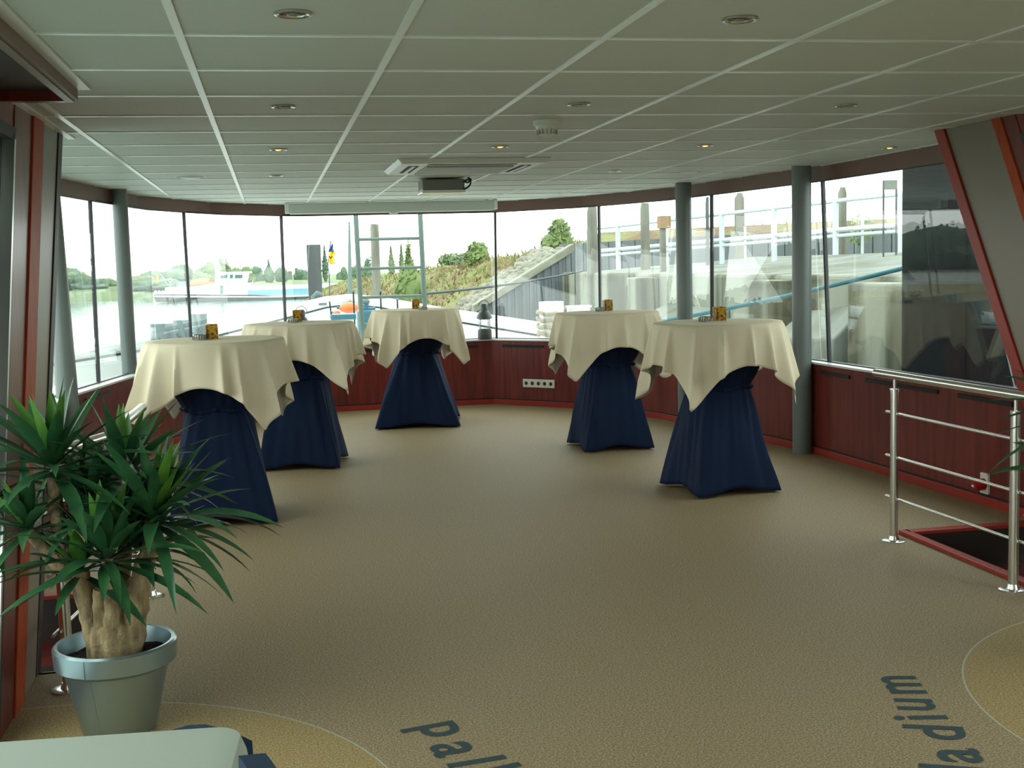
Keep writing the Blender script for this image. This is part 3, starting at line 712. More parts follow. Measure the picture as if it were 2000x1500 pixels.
def yucca(px_, py_, label, spec, dz=0, grp=None):
    t = thing('potted_yucca', (px_, py_, 0), label, 'potted plant')
    pot = MB().lathe([(0, .0), (.116, .0), (.120, .006), (.170, .226), (.184, .228), (.197, .239), (.200, .299), (.193, .306), (.182, .304), (.175, .265), (.168, .235), (.0, .235)], (px_, py_, 0), 64).build('pot', M['pot'], t, smooth=35)
    a = R(-112)
    MB().tube([(px_+math.cos(a)*.1205, py_+math.sin(a)*.1205, .01), (px_+math.cos(a)*.170, py_+math.sin(a)*.170, .225)], .0016, 6).build('mould_seam', M['pot'], pot)
    MB().tube([(px_+math.cos(a)*.2005, py_+math.sin(a)*.1985, .24), (px_+math.cos(a)*.2005, py_+math.sin(a)*.2005, .298)], .0016, 6).build('mould_seam', M['pot'], pot)
    sm = MB(); rnd = random.Random(2)
    rows = [[(px_+r*math.cos(2*math.pi*i/40), py_+r*math.sin(2*math.pi*i/40), .250+.014*noise.noise((r*14*math.cos(i*.157), r*14*math.sin(i*.157), 1))) for i in range(40)] for r in (.02, .06, .10, .14, .178)]
    for rr in rows: sm.v += [Vector(p) for p in rr]
    for k in range(4):
        for i in range(40): j = (i+1)%40; sm.f.append((k*40+i, k*40+j, (k+1)*40+j, (k+1)*40+i))
    sm.f.append(tuple(range(39, -1, -1))); sm.build('soil', M['soil'], t, smooth=80)
    for k, (pts, rad) in enumerate(spec['trunks']): trunk([(px_+a_, py_+b_, c_) for a_, b_, c_ in pts], rad, t, k)
    for k, (c, axd, n, ln) in enumerate(spec['heads']): rosette((px_+c[0], py_+c[1], c[2]), axd, n, ln, 11+k, t)
    return t
SPEC = dict(trunks=[
    ([(-.010,.0,.238), (-.010,-.005,.34), (-.005,-.005,.44)], [.085,.078,.045]),
    ([(-.055,-.02,.238), (-.070,-.025,.38), (-.085,-.03,.48), (-.09,-.03,.56)], [.030,.031,.033,.030]),
    ([(-.01,-.05,.25), (.0,-.06,.40), (.005,-.065,.50), (.0,-.07,.60)], [.036,.026,.022,.02]),
    ([(-.03,-.045,.26), (-.035,-.055,.42), (-.03,-.06,.5)], [.028,.022,.02]),
    ([(.04,.0,.245), (.065,-.005,.40), (.085,-.01,.48), (.13,.0,.62), (.145,.0,.70)], [.045,.05,.036,.028,.026]),
    ([(-.03,.03,.40), (-.13,.02,.54), (-.205,.01,.63), (-.245,.0,.69)], [.034,.032,.026,.022]),
    ([(-.13,.02,.54), (-.155,.03,.64), (-.165,.03,.76), (-.165,.03,.88)], [.032,.026,.025,.024]),
    ([(.02,.05,.40), (.04,.08,.60), (.05,.09,.82)], [.03,.026,.024])],
  heads=[((-.165,.03,.88), (-.05,-.05,1), 42, .33), ((-.245,0,.69), (-.45,-.15,1), 28, .25), ((0,-.07,.58), (0.02,-.15,1), 44, .33),
         ((.145,0,.69), (.40,-.05,1), 46, .36), ((.05,.09,.82), (.10,.1,1), 38, .31), ((-.09,-.03,.54), (-.2,-.4,1), 16, .24), ((-.06,.08,.74), (-.1,.1,1), 26, .28), ((.09,.03,.58), (.3,.1,1), 22, .28)])
yucca(-.566, 4.165, 'bushy green yucca in a silver plastic pot at the left edge', SPEC)
yucca(3.13, 3.95, 'yucca at the right edge with only its leaf tips in view', SPEC)

# ------------------------------------------------------------------ foreground table and chairs
tf = thing('dining_table', (-.55, 1.66, 0), 'low table corner in the bottom left foreground under a pale cloth', 'table')
MB().box(-.90, -.115, 1.24, 2.06, .71, .742).build('tabletop', M['ivory'], tf, bevel=.01)
for xx in (-.86, -.18):
    for yy in (1.3, 2.0): MB().box(xx-.02, xx+.02, yy-.02, yy+.02, 0, .71).build('leg', M['steel'], tf)
def rect_cloth(x0, x1, y0, y1, rc, top, hang):
    m = MB(); pts = []
    for cx, cy, a0 in ((x1-rc, y1-rc, 0), (x0+rc, y1-rc, 90), (x0+rc, y0+rc, 180), (x1-rc, y0+rc, 270)):
        for k in range(13): a = R(a0+k*7.5); pts.append((cx, cy, math.cos(a), math.sin(a), rc))
    dense = []
    n = len(pts)
    for i in range(n):
        a, b = pts[i], pts[(i+1)%n]; pa = (a[0]+a[2]*rc, a[1]+a[3]*rc); pb = (b[0]+b[2]*rc, b[1]+b[3]*rc); L = math.hypot(pb[0]-pa[0], pb[1]-pa[1]); K = max(1, int(L/.02))
        for k in range(K): t = k/K; nx, ny = a[2]*(1-t)+b[2]*t, a[3]*(1-t)+b[3]*t; dense.append((pa[0]*(1-t)+pb[0]*t, pa[1]*(1-t)+pb[1]*t, nx, ny))
    N_ = len(dense); rows = []
    cx, cy = (x0+x1)/2, (y0+y1)/2
    for q in (.02, .4, .7, .9, .97, 1.0):
        rows.append([(cx+(x-cx)*q, cy+(y-cy)*q, top+.0015*math.sin(9*x+3*y)*(1-q)-(0.0 if q < 1 else .002)) for x, y, nx, ny in dense])
    for k in range(1, 12):
        s = hang*k/11
        rows.append([(x+nx*(.010*min(1, s/.03)+s*.06+.10*min(s, .3)*.22*math.sin(i*.13+2*math.sin(i*.045))), y+ny*(.010*min(1, s/.03)+s*.06+.10*min(s, .3)*.22*math.sin(i*.13+2*math.sin(i*.045))), top-.004-s) for i, (x, y, nx, ny) in enumerate(dense)])
    for rr in rows: m.v += [Vector(p) for p in rr]
    for k in range(len(rows)-1):
        for i in range(N_): j = (i+1)%N_; m.f.append((k*N_+i, k*N_+j, (k+1)*N_+j, (k+1)*N_+i))
    m.f.append(tuple(range(N_-1, -1, -1)))
    return m
fc = rect_cloth(-.915, -.085, 1.21, 2.09, .05, .748, .26)
tw = Matrix.Rotation(R(-4.5), 3, 'Z'); pv = Vector((-.1, 2.05, 0)); fc.v = [pv+tw @ (p-pv) for p in fc.v]
for p in fc.v: p.x = max(p.x, -.945)
l0 = tf.location.copy(); l1 = pv+tw @ (Vector((l0.x, l0.y, 0))-pv); tf.location = (l1.x, l1.y, 0); tf.rotation_euler = (0, 0, R(-4.5))
tag(fc.build('tablecloth', M['cloth2'], smooth=60, solid=.0018), 'pale green cloth on the foreground table, cut by the frame', 'tablecloth')
def chair(x, y, rz, top, label, square=False):
    t = thing('upholstered_chair', (x, y, 0), label, 'chair', 'blue upholstered chairs at the foreground table'); t.rotation_euler = (0, 0, rz)
    def loc(mb, name, mt, par=t, **k): o = mb; return o
    def B(mb, name, mt, **k):
        o = mb.build(name, mt, None, **k); o.parent = t; return o
    B(MB().box(-.22, .22, -.21, .22, .40, .47), 'seat', M['chair_blue'], bevel=.02)
    m = MB(); n = 14     # gently curved back with rounded top corners
    for k in range(n):
        a0 = -.23+.46*k/n; a1 = -.23+.46*(k+1)/n
        f = lambda a: .235-.10*(a/.23)**2*.35
        h = lambda a: top-(0 if square else .05*max(0, (abs(a)-.12)/.11)**2)
        m.hexa([(a0, f(a0)-.018, .44), (a1, f(a1)-.018, .44), (a1, f(a1)+.022, .44), (a0, f(a0)+.022, .44), (a0, f(a0)-.012, h(a0)), (a1, f(a1)-.012, h(a1)), (a1, f(a1)+.028, h(a1)), (a0, f(a0)+.028, h(a0))])
    B(m, 'backrest', M['chair_blue'], smooth=30)
    for xx in (-.19, .19):
        for yy in (-.18, .19): B(MB().tube([(xx, yy, .40), (xx*1.05, yy*1.08, 0)], .013, 10), 'leg', M['steel'], smooth=40)
    return t
q = ony(470, 1428, 2.36)
chair(q.x-.034, q.y-.30, R(40), ony(432, 1415, 2.33).z+.003, 'dark blue chair back showing behind the far edge of the foreground table')
q = ony(536, 1479, 1.80)
chair(q.x-.241, 1.58, R(-90), q.z+.004, 'dark blue chair at the right edge of the foreground table', True)

# ------------------------------------------------------------------ lanterns on the sill
def lantern(p, label):
    t = thing('ship_lantern', p, label, 'lantern', 'grey ship lanterns on the window sill'); x, y, z = p
    MB().lathe([(0, 0), (.075, 0), (.078, .01), (.075, .10), (.06, .115), (0, .115)], p, 24).build('oil_tank', M['lantern'], t, smooth=35)
    MB().lathe([(.055, .115), (.06, .14), (.062, .19), (.055, .215)], p, 24).build('glass', M['jar'], t, smooth=60)
    MB().lathe([(0, .212), (.06, .212), (.085, .225), (.085, .245), (.055, .30), (.04, .31), (.042, .36), (.03, .385), (0, .39)], p, 24).build('hood', M['lantern'], t, smooth=35)
    for k in range(4):
        a = R(45+90*k); MB().tube([(x+.07*math.cos(a), y+.07*math.sin(a), z+.10), (x+.07*math.cos(a), y+.07*math.sin(a), z+.225)], .004, 6).build('guard_wire', M['lantern'], t)
    MB().tube([(x+.06*math.cos(q), y, z+.36+.06*math.sin(q)) for q in [i*math.pi/10 for i in range(11)]], .004, 6).build('bail', M['lantern'], t)
lantern((2.255, 13.04, .713), 'grey ship lantern on the sill right of the middle table')
lantern((.30, 13.03, .713), 'grey ship lantern on the sill, hidden up to its hood by the second left table')

# ================================================================== outside
# water, far bank, dyke, quay
struct(MB().box(-420, 260, 14, 600, -4.5, -3.5).build('water', M['water']), 'wide pale river', 'water') if 0 else None
wm = MB(); wm.add([(-420,-250,-3.5), (300,-250,-3.5), (300,420,-3.5), (-420,420,-3.5)], [(0,1,2,3)])
struct(wm.build('water', M['water']), 'wide pale river outside the bow windows', 'water')
def strip(rows, name, mt):
    m = MB(); n = len(rows[0])
    for r in rows: m.v += [Vector(p) for p in r]
    for k in range(len(rows)-1):
        for i in range(n-1): m.f.append((k*n+i, k*n+i+1, (k+1)*n+i+1, (k+1)*n+i))
    return m.build(name, mt, smooth=60)
def bankrow(off, z, rough=0): return [(x, 243+off+4*math.sin(x*.05)+max(0, -x-40)*.2, z+rough*noise.noise((x*.2, off, 0))) for x in range(-160, 131, 3)]
struct(strip([bankrow(-4, -4), bankrow(0, -3.3), bankrow(6, -2.2, .4), bankrow(30, -1.3, .4), bankrow(90, -.8, .3), bankrow(170, -.6)], 'far_bank_ground', M['field']), 'flat grassy far river bank', 'river bank')
crest = [(4.2,74,.7), (5.6,60,1.05), (6.9,47,1.45), (8.6,40,1.9), (10.5,35,2.1), (14.5,31,2.3)]
foot = [(-3.5,72,-3.6), (-1.0,56,-3.6), (1.0,40,-3.6), (3.0,32,-3.6), (5.0,29,-3.6), (8,28.3,-3.6)]
def dyke():
    rows = []
    K = 16
    for k in range(K+1):
        t = k/K; row = []
        for i in range(len(crest)-1):
            for j in range(12):
                u = j/12; a = Vector(foot[i]).lerp(Vector(foot[i+1]), u); b = Vector(crest[i]).lerp(Vector(crest[i+1]), u)
                p = a.lerp(b, t); p.z += .38*math.sin(math.pi*t)+.22*noise.noise((p.x*.9, p.y*.5, 3))+.13*noise.noise((p.x*2.5, p.y*1.4, 7)); row.append(p)
        rows.append(row)
    back = [p+Vector((16, 6, -.2)) for p in rows[-1]]
    return strip(rows+[back], 'dyke_ground', M['grass'])
struct(dyke(), 'grassy dyke slope beyond the bow', 'dyke')
gm = MB(); rnd = random.Random(4)
for k in range(6500):
    i = rnd.random()*4.99; u = i-int(i); i = int(i); t = rnd.random()**.6
    a = Vector(foot[i]).lerp(Vector(foot[i+1]), u); b = Vector(crest[i]).lerp(Vector(crest[i+1]), u); p = a.lerp(b, .45+.57*t)
    tt = .45+.57*t; p.z += .38*math.sin(math.pi*min(1, tt))-.05+.22*noise.noise((p.x*.9, p.y*.5, 3)); h = rnd.uniform(.06, .24); q = rnd.uniform(0, 3.14); dx, dy = math.cos(q)*.05, math.sin(q)*.05
    ox, oy = rnd.uniform(-.12,.12), rnd.uniform(-.12,.12)
    gm.add([(p.x-dx, p.y-dy, p.z), (p.x+dx, p.y+dy, p.z), (p.x+ox, p.y+oy, p.z+h)], [(0,1,2)])
tag(gm.build('tall_grass', M['weeds']), 'tall grass and weeds growing over the dyke', 'grass', kind='stuff')

def leafy(m, c, rx, ry, rz, n, size, rnd, shape=None):
    for k in range(n):
        while True:
            p = Vector((rnd.uniform(-1,1), rnd.uniform(-1,1), rnd.uniform(-1,1)))
            if p.length < 1 and p.length > rnd.random()*.9: break
        if shape: sc = shape((p.z+1)/2); p.x *= sc; p.y *= sc
        q = Vector((c[0]+p.x*rx, c[1]+p.y*ry, c[2]+p.z*rz)); a = Vector((rnd.uniform(-1,1), rnd.uniform(-1,1), rnd.uniform(-1,1))).normalized(); b = a.orthogonal().normalized(); s = size*rnd.uniform(.6, 1.4)
        m.add([q-a*s, q+b*s*.6, q+a*s, q-b*s*.6], [(0,1,2,3)])
def blob(m, c, rx, ry, rz, seed, amp=.25, n=22, k=14, shape=None):
    b = len(m.v); c = Vector(c)
    m._ball(c, rx, ry, rz, n, k)
    for i in range(b, len(m.v)):
        d = m.v[i]-c; u = Vector((d.x/rx, d.y/ry, d.z/rz)); f = 1+amp*noise.noise(u*2.2+Vector((seed, 0, 0)))+amp*.7*noise.noise(u*5+Vector((0, seed, 0)))
        if shape: sc = shape((u.z+1)/2); d.x *= sc; d.y *= sc
        m.v[i] = c+d*f
def tree(name, base, w, h, mt, label, seed, shape=None, group='trees on the far bank', leaves=260, cat='tree', lf=None):
    rnd = random.Random(seed); x, y, z = base
    t = thing(name, base, label, cat, group)
    MB().tube([(x, y, z), (x+.02*w, y, z+h*.35)], [max(.05, w*.06), max(.03, w*.04)], 8).build('trunk', M['pilewood'], t)
    m = MB(); rr = w/2
    if shape: blob(m, (x, y, z+h*.54), rr*.85, rr*.85, h*.46, seed, .18, shape=shape)
    else:
        for k in range(6):
            a = k*1.05+rnd.random(); blob(m, (x+rr*.45*math.cos(a), y+rr*.3*math.sin(a), z+h*rnd.uniform(.35, .68)), rr*rnd.uniform(.45, .62), rr*.5, h*rnd.uniform(.22, .33), seed+k, .3, 14, 10)
    leafy(m, (x, y, z+h*.53), rr, rr, h*.47, leaves, lf or h*.035, rnd, shape)
    m.build('crown', mt, t, smooth=80)
pop = lambda t: max(.12, math.sin(math.pi*min(1, t*1.02+.12))**.8)*(1 if t < .5 else (1.25-t)/.75)
# far trees: pixel x, pixel y of top, pixel width, distance, kind
far = [
 (140,522,60,262,'d','rounded dark tree at the far left end of the far bank'), (182,536,40,255,'d','low dark bush tree beside the left mullion on the far bank'), (210,540,36,258,'l','pale low tree left of the left grey pillar'),
 (272,535,46,258,'l','pale tree just right of the left grey pillar'), (318,522,70,264,'d','broad dark tree behind the barge flag'), (352,514,34,262,'d','tall dark tree by the mullion above the barge stern'), (300,545,70,250,'d','low dark hedge tree at the water behind the barge stern'),
 (408,508,44,264,'l','pale rounded tree left of the barge funnel'), (435,502,24,266,'l','upright pale tree behind the barge funnel'), (396,530,40,258,'l','low pale tree above the tan tarp'),
 (470,516,40,268,'l','broad yellow green tree behind the wheelhouse'), (492,518,40,270,'d','rounded tree right of the wheelhouse roof'), (524,506,18,272,'c','pointed conifer between wheelhouse and mullion'), (548,518,20,272,'d','small dark tree by the mullion'),
 (590,520,26,274,'d','small dark tree left of the grey square pile'), (633,478,9,270,'p','slim poplar right of the grey square pile'), (668,520,20,276,'d','low dark tree behind the flag'), (700,512,24,276,'d','dark tree left of the ladder'), (722,500,18,280,'d','dark tree beside the wooden pile inside the ladder')]
for k, (px, py, pw, D, kd, lb) in enumerate(far):
    D += (k % 3)*10
    p = ony(px, py, D); zb = -2.7; wdt = pw/F*D*1.35; hh = p.z-zb
    tree({'d':'broadleaf_tree','l':'broadleaf_tree','c':'conifer_tree','p':'poplar_tree'}[kd], (p.x, D, zb), wdt, max(2, hh), M['tree_light'] if kd == 'l' else M['tree_dark'], lb, 30+k, shape=pop if kd in 'cp' else None, leaves=420)
near = [(763,480,12,70,'p','slim poplar inside the ladder left of the big bush','tree_light'), (783,474,9,72,'p','thin poplar spire touching the big green bush','tree_light'), (797,470,70,39,'b','big pointed green bush framed by the ladder','bush'), (932,472,42,44,'b','spindly green bush on the dyke crest left of the mullion','bush'), (1092,428,42,36,'b','leafy young tree above the sloping plank wall','bush'), (880,497,44,110,'d','hazy tree clump beyond the dyke crest','tree_light'), (910,496,30,112,'d','second hazy tree beyond the dyke crest','tree_light'), (1090,455,70,38,'b','broad pale bush at the top of the sloping wall','bush')]
for k, (px, py, pw, D, kd, lb, mt) in enumerate(near):
    p = ony(px, py, D); zb = {70:.6, 72:.6, 39:-.9, 44:1.2, 36:1.6, 110:1.2, 112:1.2, 38:1.5}[D]
    tree('poplar_tree' if kd == 'p' else ('bush' if kd == 'b' else 'broadleaf_tree'), (p.x, D, zb), pw/F*D*1.05, p.z-zb, M[mt], lb, 70+k, shape=pop if kd == 'p' or D == 39 else None, group='trees and bushes on the dyke', leaves=420, lf=.11 if D < 60 else (.08 if kd == 'p' else .3))
struct(MB().add([(5.5,76,1.2), (14,37,1.3), (90,37,1.3), (200,243,.8), (40,243,.8)], [(0,1,2,3,4)]).build('polder_ground', M['field']), 'flat field behind the dyke', 'ground')
# riprap
rm = MB(); rnd = random.Random(9)
a0, a1, b0, b1 = ony(872, 612, 29.5), ony(948, 606, 29.2), ony(1048, 488, 33), ony(1106, 486, 32)
for k in range(800):
    u, v = rnd.random(), rnd.random(); p = a0.lerp(a1, u).lerp(b0.lerp(b1, u), v); s = rnd.uniform(.05, .12)
    rm._ball(p+Vector((0, 0, rnd.uniform(-.06, .03))), s*rnd.uniform(.8, 1.4), s, s*rnd.uniform(.6, 1), 7, 5)
tag(rm.build('riprap_stones', M['stone']), 'pale rubble stones on the slope beside the plank wall', 'stones', kind='stuff')
# plank wing wall
Yp = 28.6
pw_ = thing('plank_wall', (5.8, Yp, -3.5), 'dark weathered plank wall with a sloping top beam beyond the bow', 'retaining wall')
m = MB(); xa, xb = ony(925, 610, Yp), ony(1112, 494, Yp); n = 26
for k in range(n):
    x0 = xa.x+(xb.x-xa.x)*k/n; x1 = xa.x+(xb.x-xa.x)*(k+1)/n; z0 = xa.z+(xb.z-xa.z)*k/n; z1 = xa.z+(xb.z-xa.z)*(k+1)/n; off = .03 if k % 2 else 0
    m.hexa([(x0, Yp-off, -3.6), (x1-.006, Yp-off, -3.6), (x1-.006, Yp+.1, -3.6), (x0, Yp+.1, -3.6), (x0, Yp-off, z0), (x1-.006, Yp-off, z1), (x1-.006, Yp+.1, z1), (x0, Yp+.1, z0)])
m.build('planks', M['sheetpile'], pw_)
d = (xb-xa)*1.04; m = MB(); u = Vector((0,0,.17))
m.hexa([xa+Vector((0,-.08,-.03)), xa+d+Vector((0,-.08,-.03)), xa+d+Vector((0,.3,-.03)), xa+Vector((0,.3,-.03)), xa+u+Vector((0,-.08,0)), xa+d+u+Vector((0,-.08,0)), xa+d+u+Vector((0,.3,0)), xa+u+Vector((0,.3,0))])
m.build('top_beam', M['stone'], pw_, bevel=.02)
# concrete quay
QX = 6.85
qp = [(QX, 28.5), (QX, -30), (60, -30), (60, 28.9), (QX+.3, 28.9)]
qm = MB().prism(qp, -3.6, 1.27)
quay = struct(qm.build('quay_ground', M['concrete'], bevel=.05), 'stained concrete quay wall right of the boat', 'quay')
sl = [[(QX+.35, y, 1.26+.03*noise.noise((y*.8, 0, 0))) for y in range(6, 29, 1)], [(QX+1.6, y, 1.34+.10*noise.noise((y*.5, 1, 0))) for y in range(6, 29, 1)], [(QX+3.4, y, 1.42+.12*noise.noise((y*.5, 2, 0))+.012*(28-y)) for y in range(6, 29, 1)], [(QX+9, y, 1.46+.02*(28-y)) for y in range(6, 29, 1)], [(QX+30, y, 1.5) for y in range(6, 29, 1)]]
struct(strip(sl, 'quay_verge_ground', M['concrete2']), 'rough verge on top of the quay', 'ground')
for y0, lb in ((21.5, 'pale concrete buttress on the quay wall left of the right pillars'), (15.6, 'concrete buttress on the quay wall between the pillars'), (12.6, 'concrete buttress on the quay wall beside the black pile')):
    tag(MB().box(QX-.35, QX, y0-.45, y0+.45, -3.6, 1.2).build('buttress', M['concrete'], bevel=.03), lb, 'buttress', 'quay buttresses')
tag(MB().hexa([(QX-.6, 17.6, -3.6), (QX, 17.6, -3.6), (QX, 20.6, -3.6), (QX-.6, 20.6, -3.6), (QX-.45, 17.6, .55), (QX, 17.6, .75), (QX, 20.6, .75), (QX-.45, 20.6, .55)]).build('concrete_ledge', M['concrete2'], bevel=.03), 'pale sloping concrete ledge on the quay wall behind the nearest right table', 'ledge')
tag(MB().hexa([(QX-.6, 13.2, -3.6), (QX, 13.2, -3.6), (QX, 15.0, -3.6), (QX-.6, 15.0, -3.6), (QX-.45, 13.2, .55), (QX, 13.2, .95), (QX, 15.0, .8), (QX-.45, 15.0, .45)]).build('concrete_ledge', M['concrete2'], bevel=.03), 'pale sloping concrete ledge on the quay wall right of the right pillar', 'ledge')
# quay railing
RL = [(7.45, 28.2, 1.27), (10.5, 20.5, 1.52), (12.6, 15.0, 1.62)]
def rl(px):
    best = None
    for i in range(2):
        for k in range(201):
            p = Vector(RL[i]).lerp(Vector(RL[i+1]), k/200); e = abs(pj(p)[0]-px)
            if best is None or e < best[0]: best = (e, p)
    return best[1]
qr = thing('quay_railing', RL[0], 'pale blue tube railing along the top of the quay', 'railing')
for px in (1130, 1150, 1208, 1300, 1410, 1512, 1632, 1760, 1850):
    p = rl(px); MB().tube([p+Vector((0,0,-.1)), p+Vector((0,0,1.0))], .055, 10).build('post', M['rail_paint'], qr, smooth=40)
for h, r_ in ((1.0, .04), (.47, .045), (.36, .035)):
    MB().tube([Vector(q)+Vector((0,0,h)) for q in RL], r_, 10).build('rail', M['rail_paint'], qr, smooth=40)
for px in (1240, 1440, 1668):
    p = rl(px)+Vector((.25, .2, 0)); MB().tube([p+Vector((0,0,-.1)), p+Vector((0,0,.72))], .028, 8).build('thin_post', M['rail_paint'], qr, smooth=40)
# dark sheet wall behind the railing
fn = MB(); FL = [(8.1, 34.0), (13.8, 25.5), (17.5, 19.0), (20, 12)]
for i in range(3):
    a, b = Vector(FL[i]), Vector(FL[i+1]); n = int((b-a).length/.45)
    for k in range(n):
        p, q = a.lerp(b, k/n), a.lerp(b, (k+.93)/n); d = (b-a).normalized(); nn = Vector((-d.y, d.x))*(.12 if k % 2 else .2)
        h = 2.02+.12*i+.12*k/n; fn.prism([p, q, q+nn, p+nn], 1.2, h)
tag(fn.build('sheet_pile_wall', M['sheetpile']), 'dark sheet pile wall behind the pale quay railing', 'retaining wall')
bk = [[(x+.4, y+.4, 1.9) for x, y in FL], [(x+1.5, y+1, 2.35) for x, y in FL], [(x+12, y+8, 2.4) for x, y in FL]]
struct(strip(bk, 'upper_bank_ground', M['grass']), 'dry grass bank above the sheet pile wall', 'ground')
# wooden piles behind the quay
def pile(pxc, pyt, pw, D, z0, label, mt='pilewood', square=False, taper=.85, grp='wooden mooring piles'):
    p = ony(pxc, pyt, D); r_ = pw/F*D/2
    rnd = random.Random(int(pxc))
    if square: m = MB().box(p.x-r_, p.x+r_, p.y-r_, p.y+r_, z0, p.z)
    else: m = MB().tube([(p.x, p.y, z0), (p.x, p.y, (z0+p.z)/2), (p.x, p.y, p.z-.12), (p.x+.01, p.y, p.z)], [r_*1.08, r_*1.03, r_, r_*taper], 12)
    return tag(m.build('mooring_pile', M[mt], smooth=40), label, 'pile', grp)
pile(1156, 404, 20, 26, 1.2, 'grey wooden pile left of the mullion above the plank wall')
pile(1259, 397, 18, 25, 1.2, 'tall wooden pile left of the middle right pillar')
pile(1444, 377, 20, 25, 1.2, 'pointed wooden pile between the two right pillars', taper=.5)
pile(1645, 366, 18, 22, 1.2, 'pointed wooden pile right of the rightmost grey pillar', taper=.6)
pile(731, 438, 17, 38, -3.6, 'pale wooden pile seen through the ladder rungs', taper=.9)
pile(612, 478, 26, 24, -3.6, 'dark grey square pile left of the flag', 'pilegrey', True)
pile(1381, 385, 7, 24, 1.2, 'thin dark pole beside the middle right pillar', 'pilegrey', grp='poles on the quay')
t = thing('timber_post', ony(1294, 520, 23), 'brown timber post with a square block on top, on the quay', 'post')
p = ony(1294, 446, 23); MB().box(p.x-.05, p.x+.05, p.y-.05, p.y+.05, 1.2, p.z).build('shaft', M['pilewood'], t)
p = ony(1297, 434, 23); MB().box(p.x-.11, p.x+.11, p.y-.1, p.y+.1, p.z-.12, p.z+.12).build('block', M['tan'], t)
p = ony(1740, 440, 18); t = thing('sign_frame', (p.x, p.y, 1.4), 'pale sign panel on two thin legs above the quay railing', 'sign')
a, b = ony(1727, 352, 18), ony(1752, 388-18, 18)
MB().box(a.x, b.x, a.y, a.y+.04, b.z, a.z).build('panel', M['concrete2'], t)
for xx in (a.x, b.x): MB().tube([(xx, a.y+.02, 1.3), (xx, a.y+.02, a.z)], .016, 6).build('leg', M['pilegrey'], t)
t = thing('bush', ony(1680, 470, 24), 'small green shrub above the quay rail near the sign', 'bush'); p = ony(1680, 448, 24)
m = MB(); leafy(m, (p.x, p.y, p.z), .30, .3, .34, 220, .05, random.Random(3)); m.build('crown', M['bush'], t)
MB().tube([(p.x, p.y, 1.4), (p.x, p.y, p.z+.1)], .015, 6).build('stem', M['pilewood'], t)
p = ony(1110, 500, 27); 
# black steel pile close to the right windows
Xq = 5.35; a = onx(1759, 500, Xq); b = onx(1890, 500, Xq)
tag(MB().box(Xq, Xq+.5, b.y, a.y, -3.6, 3.4).build('steel_pile', M['piledark'], bevel=.03), 'black steel mooring pile close outside the right window', 'pile')
# mooring lines
def line(p, q, r_, mt, label, sag=.1):
    pts = [p.lerp(q, k/12)+Vector((0,0,-sag*4*(k/12)*(1-k/12))) for k in range(13)]
    tag(MB().tube(pts, r_, 8).build('mooring_line', mt, smooth=60), label, 'rope')
line(ony(1240, 637, 14.3), onx(2000, 462, 6.4), .022, M['blue_rope'], 'blue mooring rope rising past the right pillars', .05)
line(ony(825, 574, 19.0), ony(1139, 529, 26.5), .022, M['cable'], 'dark mooring cable rising to the quay above the plank wall', .05)

# ---- bow of our own boat
BT = [(-3.2,12.2,.62), (-2.3,13.4,.68), (-.98,15,.77), (.17,17.5,.92), (.85,19.6,.99), (1.28,20.4,1.0), (1.70,19.6,.96), (2.36,17.5,.84), (3.47,15,.66), (4.9,13.0,.55), (5.4,12.2,.5)]
bw = thing('bow_bulwark', (1.3, 17, .05), 'white bulwark of the boat bow outside the front windows', 'bulwark')
m = MB(); cap = MB(); ln = MB()
for a, b in zip(BT[:-1], BT[1:]):
    A, B = Vector(a), Vector(b); d = (B-A); n2 = Vector((-d.y, d.x, 0)).normalized()*.05
    lo = lambda p: Vector((p.x, p.y, -.1))
    m.hexa([lo(A), lo(B), lo(B)+n2, lo(A)+n2, A, B, B+n2, A+n2])
    dn = Vector((0,0,-.10)); ln.hexa([A+dn-n2*.25, B+dn-n2*.25, B+dn, A+dn, A+dn*.75-n2*.25, B+dn*.75-n2*.25, B+dn*.75, A+dn*.75])
m.build('plating', M['boatwhite'], bw); ln.build('dark_line', M['boatblack'], bw)
cap.tube([Vector(p)+Vector((0,0,.02)) for p in BT], .07, 10); cap.build('cap_rail', M['boatwhite'], bw, smooth=50)
struct(MB().prism([(p[0], p[1]) for p in BT]+[out(SO[i], (XC, 7), -.06) for i in range(8, 2, -1)], -.1, .05).build('foredeck_floor', M['deckwhite']), 'white foredeck outside the front windows', 'deck')
def bollard(p, q, lb, D, wrap=False, zt=None):
    c = (p+q)/2; r_ = (q.x-p.x)/2; z0 = .05
    t = thing('bollard', (c.x, c.y, z0), lb, 'bollard', 'bollards on the foredeck')
    MB().lathe([(0, z0), (r_, z0), (r_, c.z-.01), (r_*.97, c.z), (0, c.z)], (c.x, c.y, 0), 28).build('drum', M['boatwhite'] if wrap else M['bollard'], t, smooth=35)
    if wrap:
        m = MB(); pts = [(c.x+(r_+.02)*math.cos(k*.4), c.y+(r_+.02)*math.sin(k*.4), c.z-.08-.0053*k+.012*math.sin(k*1.7)) for k in range(100)]
        m.tube(pts, .024, 8); m.build('rope_turns', M['rope'], t, smooth=60)
    else:
        a = R(-105); MB().tube([(c.x+r_*math.cos(a)*.95, c.y+r_*math.sin(a)*.95, c.z-.16), (c.x+(r_+.06)*math.cos(a), c.y+(r_+.06)*math.sin(a), c.z-.16)], .018, 8).build('pin', M['bollard'], t)
bollard(ony(293,632,14.0), ony(340,632,14.0), 'thick grey bollard nearest the left pillar, behind the first table', 14)
bollard(ony(337,625,14.35), ony(373,625,14.35), 'grey bollard in the middle of the three by the river', 14)
bollard(ony(373,613,13.9), ony(404,613,13.9), 'tallest grey bollard of the three, right of the mullion', 14)
